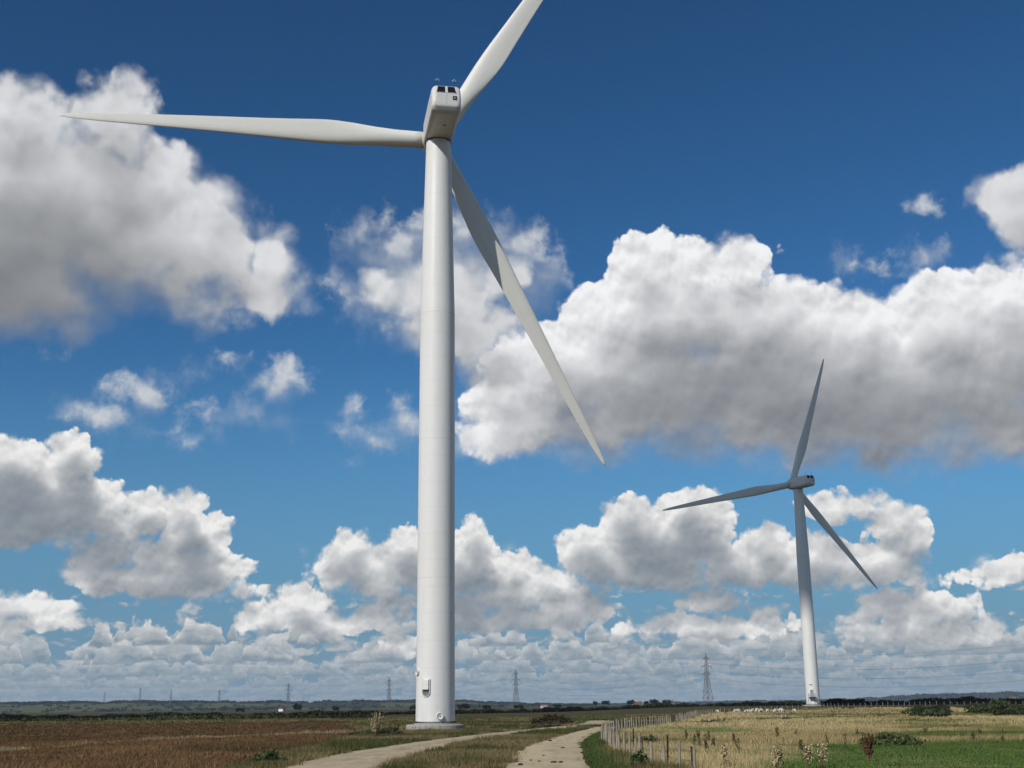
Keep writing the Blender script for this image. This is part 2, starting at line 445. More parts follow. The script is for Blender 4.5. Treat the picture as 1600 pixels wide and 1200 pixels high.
def mesh_np(name, v, f, tint=None):
    """mesh from arrays; f is (n,3) or (n,4)"""
    v = np.asarray(v, np.float32); f = np.asarray(f, np.int32)
    me = bpy.data.meshes.new(name)
    k = f.shape[1]
    me.vertices.add(len(v)); me.vertices.foreach_set('co', v.ravel())
    me.loops.add(f.size); me.loops.foreach_set('vertex_index', f.ravel())
    me.polygons.add(len(f)); me.polygons.foreach_set('loop_start', np.arange(0, f.size, k, dtype=np.int32))
    me.update(calc_edges=True)
    if tint is not None:
        a = me.attributes.new('tint', 'FLOAT_COLOR', 'POINT')
        t = np.ones((len(v), 4), np.float32); t[:, :3] = tint
        a.data.foreach_set('color', t.ravel())
    return me

class MB:
    """collects simple shapes into one mesh"""
    def __init__(s): s.v, s.f = [], []
    def add(s, v, f):
        o = len(s.v); s.v += [tuple(p) for p in v]; s.f += [tuple(i + o for i in q) for q in f]; return s
    def box(s, c, d, rot=None):
        c = Vector(c); h = Vector(d) / 2
        P_ = [Vector((sx * h.x, sy * h.y, sz * h.z)) for sz in (-1, 1) for sy in (-1, 1) for sx in (-1, 1)]
        if rot is not None: P_ = [rot @ p for p in P_]
        return s.add([c + p for p in P_], [(0, 2, 3, 1), (4, 5, 7, 6), (0, 1, 5, 4), (2, 6, 7, 3), (0, 4, 6, 2), (1, 3, 7, 5)])
    def bar(s, a, b, w, w2=None, n=4):
        a, b = Vector(a), Vector(b); w2 = w if w2 is None else w2
        z = (b - a).normalized(); x = z.orthogonal().normalized(); y = z.cross(x)
        v = []
        for p, r_ in ((a, w), (b, w2)):
            for i in range(n):
                t = 2 * math.pi * (i + 0.5) / n
                v.append(p + (x * math.cos(t) + y * math.sin(t)) * r_)
        f = [(i, (i + 1) % n, n + (i + 1) % n, n + i) for i in range(n)] + [tuple(range(n - 1, -1, -1)), tuple(range(n, 2 * n))]
        return s.add(v, f)
    def path(s, pts, r_, n=5):
        for a, b in zip(pts[:-1], pts[1:]): s.bar(a, b, r_, r_, n)
        return s
    def lathe(s, prof, n=48, cap=(True, True), axis='Z', c=(0, 0, 0)):
        v, f = [], []
        for r_, z in prof:
            for i in range(n):
                t = 2 * math.pi * i / n
                p = (r_ * math.cos(t), r_ * math.sin(t), z)
                if axis == 'Y': p = (p[0], p[2], p[1])
                v.append((p[0] + c[0], p[1] + c[1], p[2] + c[2]))
        for k in range(len(prof) - 1):
            for i in range(n):
                j = (i + 1) % n
                q = (k * n + i, k * n + j, k * n + n + j, k * n + n + i)
                f.append(q if axis == 'Z' else q[::-1])
        a, b = tuple(range(n)), tuple(range((len(prof) - 1) * n, len(prof) * n))
        if cap[0]: f.append(a[::-1] if axis == 'Z' else a)
        if cap[1]: f.append(b if axis == 'Z' else b[::-1])
        return s.add(v, f)
    def mesh(s, name):
        me = bpy.data.meshes.new(name); me.from_pydata(s.v, [], s.f); me.update(); return me
    def build(s, name, mat, parent=None, smooth=False, loc=None, angle=None):
        me = s.mesh(name)
        o = link(name, me, mat, parent, smooth, loc)
        if angle is not None:
            me.polygons.foreach_set('use_smooth', [True] * len(me.polygons))
            me.set_sharp_from_angle(angle=angle)
        return o

def bevelled(me, width, seg, angle=0.5):
    bm = bmesh.new(); bm.from_mesh(me)
    bmesh.ops.recalc_face_normals(bm, faces=bm.faces)
    ed = [e for e in bm.edges if len(e.link_faces) == 2 and e.calc_face_angle(0) > angle]
    bmesh.ops.bevel(bm, geom=ed, offset=width, segments=seg, profile=0.5, affect='EDGES', clamp_overlap=True)
    bm.to_mesh(me); bm.free(); me.update()
    return me

def copy_tree(o, parent=None, name=None):
    c = o.copy(); COL.objects.link(c); c.parent = parent
    for ch in o.children: copy_tree(ch, c)
    return c

# ================================================================== the land
def ground_material():
    m, nt, b = principled('marsh_ground', (0.08, 0.07, 0.03), 0.95, 0.1)
    p = world_pos(nt)
    n1 = noise(p, 0.035, 5.0, 0.6, dims='3D')
    n2 = noise(p, 0.5, 6.0, 0.65, dims='3D')
    n3 = noise(vmath('MULTIPLY', p, (1, 0.35, 1)), 0.010, 4.0, 0.55, dims='3D')
    c = mixc(ramp(n1, 0.38, 0.62), (0.055, 0.045, 0.021), (0.042, 0.050, 0.016))
    c = mixc(ramp(n3, 0.42, 0.58) * 0.6, c, (0.075, 0.056, 0.027))
    c = mixc(ramp(n2, 0.4, 0.7) * 0.6, c, (0.040, 0.036, 0.018))
    nt.links.new(c.s, b.inputs['Base Color'])
    set_bump(nt, b, n2, 0.6, 0.15)
    return m

def ring_sheet(name, mat, rs, a0, a1, na, fn):
    aa = np.radians(np.linspace(a0, a1, na))
    R_, A_ = np.meshgrid(np.asarray(rs, float), aa, indexing='ij')
    x, y = R_ * np.sin(A_), R_ * np.cos(A_)
    v = np.stack([x, y, fn(x, y, R_, np.degrees(A_))], -1).reshape(-1, 3)
    i = np.arange(len(rs) - 1)[:, None] * na + np.arange(na - 1)[None, :]
    f = np.stack([i, i + na, i + na + 1, i + 1], -1).reshape(-1, 4)
    me = mesh_np(name, v, f)
    return tag(link(name, me, mat, smooth=True), kind='structure')

rings = np.concatenate([[0.5], np.geomspace(4, 9500, 150)])
ring_sheet('ground', ground_material(), rings, -180, 180, 361, lambda x, y, r_, a: hgt(x, y))

def strip(name, left, right, mat, dz, crown=0.0, nsub=8, cross=6, wob=0.25):
    """a draped strip between two edge lines, its edges a little ragged"""
    def smooth(L):
        L = np.array(L, float); t = np.linspace(0, len(L) - 1, (len(L) - 1) * nsub + 1)
        k = np.arange(len(L)); P_ = np.stack([np.interp(t, k, L[:, 0]), np.interp(t, k, L[:, 1])], -1)
        for _ in range(nsub):
            P_[1:-1] = (P_[:-2] + 2 * P_[1:-1] + P_[2:]) / 4
        return P_
    n = min(len(left), len(right))
    def resample(L, m):
        L = np.array(L, float); s_ = np.concatenate([[0], np.cumsum(np.hypot(*np.diff(L, axis=0).T))]); u = np.linspace(0, s_[-1], m)
        return np.stack([np.interp(u, s_, L[:, 0]), np.interp(u, s_, L[:, 1])], -1)
    m = 140
    A, B = resample(smooth(left), m), resample(smooth(right), m)
    u = np.linspace(0, 1, cross + 1)
    P_ = A[:, None] * (1 - u[None, :, None]) + B[:, None] * u[None, :, None]
    dirn = (B - A); dirn /= np.linalg.norm(dirn, axis=1)[:, None]
    for k in (0, cross):
        w = np.convolve(rng.normal(0, 1, m + 4), np.ones(3) / 3, 'same')[2:-2] * wob
        P_[:, k] += dirn * w[:, None]
    z = hgt(P_[..., 0], P_[..., 1]) + dz + crown * (1 - (2 * u[None, :] - 1) ** 2)
    v = np.concatenate([P_, z[..., None]], -1).reshape(-1, 3)
    i = np.arange(m - 1)[:, None] * (cross + 1) + np.arange(cross)[None]
    f = np.stack([i, i + 1, i + cross + 2, i + cross + 1], -1).reshape(-1, 4)
    me = mesh_np(name, v, f)
    at_ = me.attributes.new('across', 'FLOAT', 'POINT'); at_.data.foreach_set('value', np.tile(u, m).astype(np.float32))
    return tag(link(name, me, mat, smooth=True), kind='structure')

def gravel_material(name, c0, c1, c2):
    m, nt, b = principled(name, c0, 0.95, 0.15)
    p = world_pos(nt)
    n1 = noise(vmath('MULTIPLY', p, (1, 0.4, 1)), 0.55, 5.0, 0.6, dims='3D')
    n2 = noise(p, 9.0, 5.0, 0.7, dims='3D')
    n3 = noise(vmath('MULTIPLY', p, (1.6, 0.12, 1)), 0.9, 3.0, 0.5, dims='3D')
    c = mixc(ramp(n1, 0.36, 0.62), c0, c1)
    c = mixc(ramp(n3, 0.52, 0.66) * 0.55, c, c2)
    c = mixc(ramp(n2, 0.35, 0.75) * 0.45, c, tuple(0.55 * q for q in c0))
    at_ = nt.nodes.new('ShaderNodeAttribute'); at_.attribute_name = 'across'
    ac = X(nt, at_.outputs['Fac']) + (n1 - 0.5) * 0.10
    rut = ramp((((ac - 0.5).fn('ABSOLUTE') - 0.24).fn('ABSOLUTE')), 0.16, 0.03)
    n4 = noise(vmath('MULTIPLY', p, (1, 0.25, 1)), 1.6, 4.0, 0.6, dims='3D')
    c = mixc((1.0 - rut) * ramp(n4, 0.45, 0.65) * 0.45, c, (c0[0] * 0.55, c0[1] * 0.55, c0[2] * 0.50))   # unworn middle and edges
    c = mixc(rut * ramp(n1, 0.55, 0.72) * 0.5, c, (c0[0] * 0.70, c0[1] * 0.66, c0[2] * 0.58))               # damp patches in the wheel tracks
    nt.links.new(c.s, b.inputs['Base Color'])
    set_bump(nt, b, n2, 0.5, 0.04)
    return m

TRACK_L = [(-9.1, 35.0), (-9.1, 42.7), (-9.5, 54.2), (-9.6, 62.7), (-9.2, 71.2), (-8.1, 80.5), (-7.0, 89.8), (-5.3, 100.5), (-3.1, 112.5), (-0.3, 125.2), (3.2, 143.2), (7.2, 160.5), (9.8, 178.4), (11.5, 203)]
TRACK_R = [(-5.2, 33.0), (-5.2, 41.9), (-5.3, 51.6), (-5.4, 57.6), (-5.1, 65.5), (-4.2, 77.6), (-2.7, 92.8), (-0.3, 109.6), (2.9, 128.2), (7.0, 146.1), (10.6, 159.9), (13.6, 176), (15.5, 200)]
PATH_L = [(-1.2, 33.0), (-0.8, 41.2), (-0.4, 50.7), (-0.2, 57.5), (0.3, 72.4), (2.0, 88.7), (3.9, 104.9), (6.1, 120.6), (8.9, 140.9)]
PATH_R = [(2.3, 33.0), (2.6, 40.7), (2.9, 50.9), (3.3, 62.5), (3.9, 76.9), (4.7, 87.8), (6.2, 104.3), (8.3, 119.6), (11.2, 139)]
track_mat = gravel_material('track_gravel', (0.38, 0.31, 0.20), (0.47, 0.385, 0.26), (0.31, 0.25, 0.16))
path_mat = gravel_material('path_concrete', (0.43, 0.355, 0.225), (0.51, 0.42, 0.275), (0.38, 0.31, 0.195))
strip('track', TRACK_L, TRACK_R, track_mat, 0.05, 0.06, cross=12, wob=0.16)
strip('path', PATH_L, PATH_R, path_mat, 0.09, 0.04, cross=12, wob=0.12)

# the brown field on the left and the pale strip of dry grass across it
def field_material():
    m, nt, b = principled('brown_field', (0.1, 0.05, 0.02), 0.95, 0.1)
    p = world_pos(nt)
    n1 = noise(p, 1.1, 6.0, 0.65, dims='3D')
    n2 = noise(vmath('MULTIPLY', p, (0.5, 1, 1)), 0.06, 4.0, 0.5, dims='3D')
    c = mixc(ramp(n1, 0.35, 0.65), (0.090, 0.050, 0.023), (0.20, 0.115, 0.053))
    c = mixc(ramp(n2, 0.5, 0.68) * 0.5, c, (0.075, 0.060, 0.026))
    nt.links.new(c.s, b.inputs['Base Color'])
    set_bump(nt, b, n1, 0.8, 0.3)
    return m
FIELD_R = [(-11.3, 30), (-11.6, 45), (-11.8, 56), (-12.6, 66), (-13.3, 80), (-13.6, 95), (-14.0, 112), (-15.2, 125), (-19, 150), (-26, 190), (-30, 235)]
FIELD_L = [(-90, 30), (-92, 45), (-95, 56), (-100, 66), (-108, 80), (-118, 95), (-126, 112), (-134, 125), (-150, 150), (-170, 190), (-190, 235)]
strip('field', FIELD_L, FIELD_R, field_material(), 0.04, 0.0, cross=40, wob=0.6)

# ================================================================== the hills on the horizon
def hill_material(name, wood, meadow, pale, scale):
    m, nt, b = principled(name, wood, 1.0, 0.05)
    p = vmath('MULTIPLY', world_pos(nt), (1.0, 0.5, 6.0))
    n0 = noise(p, scale * 1.5, 4.0, 0.6, dims='3D', out=1)
    q = vmath('MULTIPLY_ADD', n0, (120, 120, 120), p)
    vn = nt.nodes.new('ShaderNodeTexVoronoi'); vn.inputs['Scale'].default_value = scale; nt.links.new(q.s, vn.inputs['Vector'])
    r_, g_, b_ = separate(X(nt, vn.outputs['Color']))
    c = mixc(ramp(r_, 0.44, 0.50), wood, meadow)
    c = mixc(ramp(g_, 0.80, 0.84) * ramp(r_, 0.44, 0.5), c, pale)
    nt.links.new(c.s, b.inputs['Base Color'])
    return m
def ridge_fn(prof, d0, d1, d2, seed, rough):
    a_, e_ = np.array(prof).T
    r2 = np.random.default_rng(seed)
    ph, fr, am = r2.uniform(0, 6.28, 14), r2.uniform(0.4, 6.0, 14), r2.uniform(0.2, 1, 14)
    def top(a):
        n = sum(am[i] / fr[i] ** 0.8 * np.sin(fr[i] * a + ph[i]) for i in range(14))
        return CAM_H + d1 * np.tan(np.radians(np.interp(a, a_, e_))) + n * rough
    def fn(x, y, r_, a):
        up_ = ss(d0, d1, r_); dn = 1 - ss(d1, d2, r_) * 0.8
        und = rough * 0.8 * np.sin(x / 310 + y / 540) * np.sin(y / 260 - x / 700)
        return -1.5 + (top(a) + 1.5 + und * up_ * (1 - ss(0.9 * d1, d1, r_))) * up_ ** 1.2 * dn
    return fn, top
LEFT_PROF = [(-70, 0.30), (-40, 0.34), (-26, 0.31), (-22.2, 0.30), (-19, 0.28), (-16, 0.30), (-13, 0.285), (-10, 0.25), (-8, 0.25), (-6, 0.235), (-4, 0.215), (-2.5, 0.20), (-0.5, 0.10), (1.5, 0.035), (4, -0.02), (12, -0.05), (40, -0.1), (70, -0.1)]
RIGHT_PROF = [(-70, 0.05), (-20, 0.05), (-4, 0.06), (0, 0.07), (3, 0.03), (6, 0.03), (9, 0.06), (12, 0.09), (14, 0.10), (16, 0.17), (18, 0.26), (20, 0.31), (23, 0.34), (40, 0.33), (70, 0.2)]
hill_fn, hill_top = ridge_fn(LEFT_PROF, 2900, 4700, 6200, 3, 2.0)
far_fn, far_top = ridge_fn(RIGHT_PROF, 5600, 7600, 9000, 5, 2.4)
ring_sheet('hills', hill_material('hill_fields', (0.020, 0.030, 0.016), (0.075, 0.085, 0.030), (0.22, 0.19, 0.10), 0.0040), np.linspace(2850, 6200, 48), -70, 70, 561, hill_fn)
ring_sheet('hills', hill_material('far_hill_fields', (0.018, 0.028, 0.018), (0.045, 0.055, 0.030), (0.15, 0.14, 0.08), 0.0030), np.linspace(5600, 9000, 30), -70, 70, 421, far_fn)

# ================================================================== wind turbines
def turbine_paint(name, tone, weld=False):
    m, nt, b = principled(name, tone, 0.42, 0.4)
    p = obj_coord(nt)
    n1 = noise(vmath('MULTIPLY', p, (1, 1, 0.08)), 1.1, 5.0, 0.6, dims='3D')
    n2 = noise(p, 0.35, 3.0, 0.5, dims='3D')
    c = mixc(ramp(n1, 0.45, 0.8) * 0.5, tone, tuple(q * 0.86 for q in tone))
    c = mixc(ramp(n2, 0.5, 0.75) * 0.35, c, (tone[0] * 0.93, tone[1] * 0.91, tone[2] * 0.85))
    n3 = noise(vmath('MULTIPLY', p, (1, 1, 0.02)), 3.5, 4.0, 0.6, dims='3D')
    c = mixc(ramp(n3, 0.58, 0.78) * 0.45, c, (tone[0] * 0.80, tone[1] * 0.785, tone[2] * 0.74))     # rain streaks
    if weld:
        z = separate(p)[2]
        band = ((z * (1 / 2.85)).fn('FRACT') - 0.5).fn('ABSOLUTE')
        c = mixc(ramp(band, 0.475, 0.495) * 0.5, c, tuple(q * 0.86 for q in tone))
        c = mixc(ramp(z, 2.6, 0.1) * ramp(n1, 0.35, 0.65) * 0.35, c, (0.42, 0.40, 0.33))               # splashed soil at the foot
    nt.links.new(c.s, b.inputs['Base Color'])
    r_ = ramp(n1, 0.3, 0.7, 0.36, 0.52); nt.links.new(r_.s, b.inputs['Roughness'])
    return m
tower_paint = turbine_paint('tower_paint', (0.715, 0.715, 0.695), True)
blade_paint = turbine_paint('blade_paint', (0.70, 0.69, 0.645))
nacelle_paint = turbine_paint('nacelle_paint', (0.63, 0.63, 0.60))
dark_glass, _, _ = principled('dark_glass', (0.012, 0.013, 0.016), 0.12, 0.5)
dark_steel, _, _ = principled('dark_steel', (0.05, 0.05, 0.055), 0.5, 0.4, 0.6)
seam_grey, _, _ = principled('joint_grey', (0.33, 0.34, 0.35), 0.7, 0.3)
joint_paint, _, _ = principled('joint_paint', (0.60, 0.61, 0.61), 0.55, 0.3)
grille_grey, _, _ = principled('grille_grey', (0.16, 0.17, 0.19), 0.6, 0.3)
galv, _, _ = principled('galvanised_steel', (0.42, 0.43, 0.44), 0.45, 0.5, 0.5)
concrete = mottled('foundation_concrete', (0.36, 0.34, 0.30), (0.22, 0.21, 0.18), 1.6, 0.9, 6.0, 0.2, 0.4, 0.75, 0.4, 0.03)

def blade_mesh():
    # r, chord, thickness, twist, leading edge offset, roundness
    S_ = [(1.25, 2.05, 2.05, 14, 1.02, 1), (2.6, 2.05, 2.02, 14, 1.02, 1), (4.8, 2.1, 1.95, 13.5, 1.05, .9), (7.5, 2.35, 1.6, 12.5, 1.14, .6), (10, 2.72, 1.3, 11, 1.25, .28),
          (12, 2.92, 1.06, 9.5, 1.31, .06), (13.5, 2.95, 0.95, 8.5, 1.31, 0), (15.2, 2.84, 0.84, 7.2, 1.27, 0), (17.5, 2.62, 0.70, 6, 1.18, 0), (21, 2.33, 0.55, 4.6, 1.05, 0), (26, 1.98, 0.41, 3, .88, 0),
          (31, 1.64, 0.30, 1.8, .72, 0), (36, 1.31, 0.215, .8, .59, 0), (40, 1.02, .155, .2, .47, 0), (42.5, .76, .11, 0, .36, 0), (44, .48, .075, 0, .24, 0), (44.7, .25, .045, 0, .12, 0), (45, .05, .02, 0, .02, 0)]
    n = 28
    v, f = [], []
    for r_, ch, th, tw, le, rd in S_:
        for i in range(n):
            t = 2 * math.pi * i / n
            xc = 0.5 * (1 - math.cos(t))                      # 0 leading, 1 trailing
            sgn = 1 if t <= math.pi else -1
            yt = 5 * (0.2969 * math.sqrt(max(xc, 0)) - 0.126 * xc - 0.3516 * xc ** 2 + 0.2843 * xc ** 3 - 0.1015 * xc ** 4)
            air = Vector((le - xc * ch, sgn * yt * th + 0.10 * th * math.sin(math.pi * xc) * (1 - rd)))
            cir = Vector((le - xc * ch, 0.5 * th * math.sin(t)))
            q = air.lerp(cir, rd)
            a = rad(tw); pre = 0.9 * (max(r_ - 8, 0) / 37) ** 2     # slight bend away from the tower
            v.append((q.x * math.cos(a) - q.y * math.sin(a), q.x * math.sin(a) + q.y * math.cos(a) + pre, r_))
    for k in range(len(S_) - 1):
        for i in range(n):
            j = (i + 1) % n
            f.append((k * n + i, k * n + j, k * n + n + j, k * n + n + i))
    f.append(tuple(range(n - 1, -1, -1))); f.append(tuple(range((len(S_) - 1) * n, len(S_) * n)))
    return MB().add(v, f).mesh('blade')
BLADE = blade_mesh()
bm = bmesh.new(); bm.from_mesh(BLADE); bmesh.ops.recalc_face_normals(bm, faces=bm.faces); bm.to_mesh(BLADE); bm.free()
BLADE.materials.append(blade_paint)
BLADE.polygons.foreach_set('use_smooth', [True] * len(BLADE.polygons))

HUB_Z = 68.83            # above the tower foot
KINK = 45.2
def tower_r(z): return float(np.interp(z, [0, 6, KINK, 66.9], [2.08, 2.05, 1.98, 1.47]))
def turbine(base, yaw, phi, label):
    t = empty('wind_turbine', base)
    tag(t, label, 'wind turbine', 'wind turbines on the marsh')
    cuts = [0.12, 15.2, 30.5, KINK, 66.9]
    secs = []
    for a, b in zip(cuts[:-1], cuts[1:]):
        zs_ = np.linspace(a + 0.03, b - 0.03, 10)
        m = MB().lathe([(tower_r(z), z) for z in zs_], 96)
        secs.append(m.build('tower_section', tower_paint, t, angle=0.6))
    for c_ in cuts[1:-1]:
        r_ = tower_r(c_) - 0.006
        MB().lathe([(r_, c_ - 0.034), (r_, c_ + 0.034)], 96, (False, False)).build('section_joint', joint_paint, t, True)
    # foot flange with its ring of bolts
    fl = MB().lathe([(2.24, 0.0), (2.24, 0.11), (2.0, 0.115)], 96, (True, True)).build('foot_flange', seam_grey, t, angle=0.6)
    bo = MB()
    for i in range(72):
        a = 2 * math.pi * i / 72
        bo.bar((2.165 * math.cos(a), 2.165 * math.sin(a), 0.11), (2.165 * math.cos(a), 2.165 * math.sin(a), 0.27), 0.045, 0.045, 6)
    tag(bo.build("flange_bolts", dark_steel, fl), kind="stuff")
    # nacelle: side profile (along the shaft, height), extruded across and rounded
    yw = empty('machine_head', (0, 0, HUB_Z)); yw.parent = t; yw.rotation_euler = (0, 0, -yaw)
    return t, yw, secs

def nacelle_parts(t, yaw, tilt=rad(3.0)):
    """parts of the head are modelled with +Y towards the hub, then turned by the yaw"""
    R_ = Matrix.Translation((0, 0, HUB_Z)) @ Matrix.Rotation(-yaw, 4, 'Z')
    RT = R_ @ Matrix.Rotation(rad(5.0), 4, 'X')
    prof = [(-8.22, -1.80), (-8.5, -1.70), (-8.75, -1.53), (-8.93, -1.28), (-9.03, -1.0), (-9.05, -0.7), (-9.05, 0.28), (-8.4, 1.5), (-4, 1.75), (1.9, 1.7), (2.45, 1.2), (2.45, -1.3), (1.6, -1.75), (-7.9, -1.85)]
    w = 1.68
    n = len(prof)
    v = [(-w, y, z) for y, z in prof] + [(w, y, z) for y, z in prof]
    f = [tuple(range(n)), tuple(range(2 * n - 1, n - 1, -1))] + [(i, i + n, (i + 1) % n + n, (i + 1) % n) for i in range(n)]
    me = MB().add(v, f).mesh('nacelle')
    bm = bmesh.new(); bm.from_mesh(me); bmesh.ops.recalc_face_normals(bm, faces=bm.faces)
    side = [e for e in bm.edges if len(e.link_faces) == 2 and len(e.link_faces[0].verts) + len(e.link_faces[1].verts) == n + 4]
    bmesh.ops.bevel(bm, geom=side, offset=0.62, segments=5, profile=0.5, affect='EDGES')
    bm.to_mesh(me); bm.free()
    na = link('nacelle', me, nacelle_paint, t); na.matrix_local = R_ @ Matrix.Rotation(rad(3.0), 4, 'X')
    me.polygons.foreach_set('use_smooth', [True] * len(me.polygons))
    me.set_sharp_from_angle(angle=0.46)
    wn = na.modifiers.new('weighted', 'WEIGHTED_NORMAL'); wn.mode = 'FACE_AREA'; wn.weight = 100; wn.thresh = 0.001; wn.keep_sharp = True
    def put(mb, name, mat, parent=na, **k):
        return mb.build(name, mat, parent, **k)
    # two skylights on the sloping rear of the roof
    for sx in (-1, 1):
        a, b = Vector((0, -9.012, 0.351)), Vector((0, -8.433, 1.438))
        d_ = (b - a); nrm = Vector((0, -d_.z, d_.y)).normalized() * 0.02
        xi, xo, xt = 0.10 * sx, 1.16 * sx, 0.98 * sx
        q0 = [(xi, *(a + d_ * 0.06)[1:]), (xo, *(a + d_ * 0.06)[1:]), (xt, *(a + d_ * 0.98)[1:]), (xi, *(a + d_ * 0.98)[1:])]
        q0 = [Vector(p) for p in q0]
        m = MB().add([p - nrm * 2 for p in q0] + [p + nrm for p in q0], [(0, 1, 2, 3), (7, 6, 5, 4), (0, 4, 5, 1), (1, 5, 6, 2), (2, 6, 7, 3), (3, 7, 4, 0)])
        sk = put(m, 'skylight', dark_glass)
        fr = MB(); lift = nrm * 1.3
        for i in range(4): fr.bar(q0[i] + lift, q0[(i + 1) % 4] + lift, 0.045)
        put(fr, 'frame', nacelle_paint, sk)
    put(MB().box((0.92, -9.06, -0.18), (0.46, 0.06, 0.46)), 'rear_window', dark_steel)
    put(MB().box((0.92, -9.095, -0.20), (0.16, 0.02, 0.16)), 'vent_flap', galv)
    put(MB().lathe([(0.0, 0), (0.16, 0), (0.16, 0.03)], 20, (False, True), c=(0.15, -5.2, -1.862)), 'drain_hatch', dark_steel)
    put(MB().lathe([(1.56, -1.78), (1.56, -1.96)], 64, (True, True)), 'yaw_ring', dark_steel, angle=0.6)
    put(MB().box((0, -9.05, -0.2), (0.03, 0.03, 1.4)), 'rear_seam', seam_grey)
    for x_, y_, h_ in ((-0.98, -7.9, 0.55), (0.95, -7.8, 0.6)):
        ms = put(MB().bar((x_, y_, 1.4), (x_, y_, 1.9 + h_), 0.035, 0.03, 6), 'instrument_mast', dark_steel)
        an = MB()
        for k in range(3):
            a = k * 2.094 + 0.4
            e = (x_ + 0.2 * math.cos(a), y_ + 0.2 * math.sin(a), 1.93 + h_)
            an.bar((x_, y_, 1.9 + h_), e, 0.02, 0.02, 5)
            an.lathe([(0.02, -0.05), (0.06, -0.02), (0.06, 0.04), (0.02, 0.06)], 8, c=e)
        put(an, 'wind_cups', galv, ms, angle=0.6)
    return R_, RT

def rotor_parts(t, R_, phi):
    """hub and three blades; shaft tilted five degrees up, blades leaning away from the tower"""
    RT = R_ @ Matrix.Rotation(rad(5.0), 4, 'X') @ Matrix.Translation((0, 4.2, 0))
    hub = MB().lathe([(1.35, -1.55), (1.62, -1.5), (1.72, -0.9), (1.74, 0.3), (1.6, 1.0), (1.25, 1.6), (0.7, 2.0), (0.05, 2.15)], 48, axis='Y').build('hub', nacelle_paint, t, angle=0.8)
    hub.matrix_local = RT
    MB().lathe([(1.5, -1.85), (1.5, -1.5)], 48, axis='Y').build('shaft_collar', dark_steel, hub, angle=0.6)
    for k in range(3):
        an = phi + k * 2 * math.pi / 3
        b = link('blade', BLADE, None, t)
        # blade runs along +Z, leading edge to -X seen from behind (turning counter-clockwise)
        M_ = RT @ Matrix.Rotation(an, 4, 'Y') @ Matrix.Rotation(rad(-1.2), 4, 'X') @ Matrix.Scale(-1, 4, (1, 0, 0))
        b.matrix_local = M_
        ring = MB().lathe([(1.09, 1.05), (1.09, 1.32)], 40, (True, True)).build('root_ring', dark_steel, b, angle=0.6)

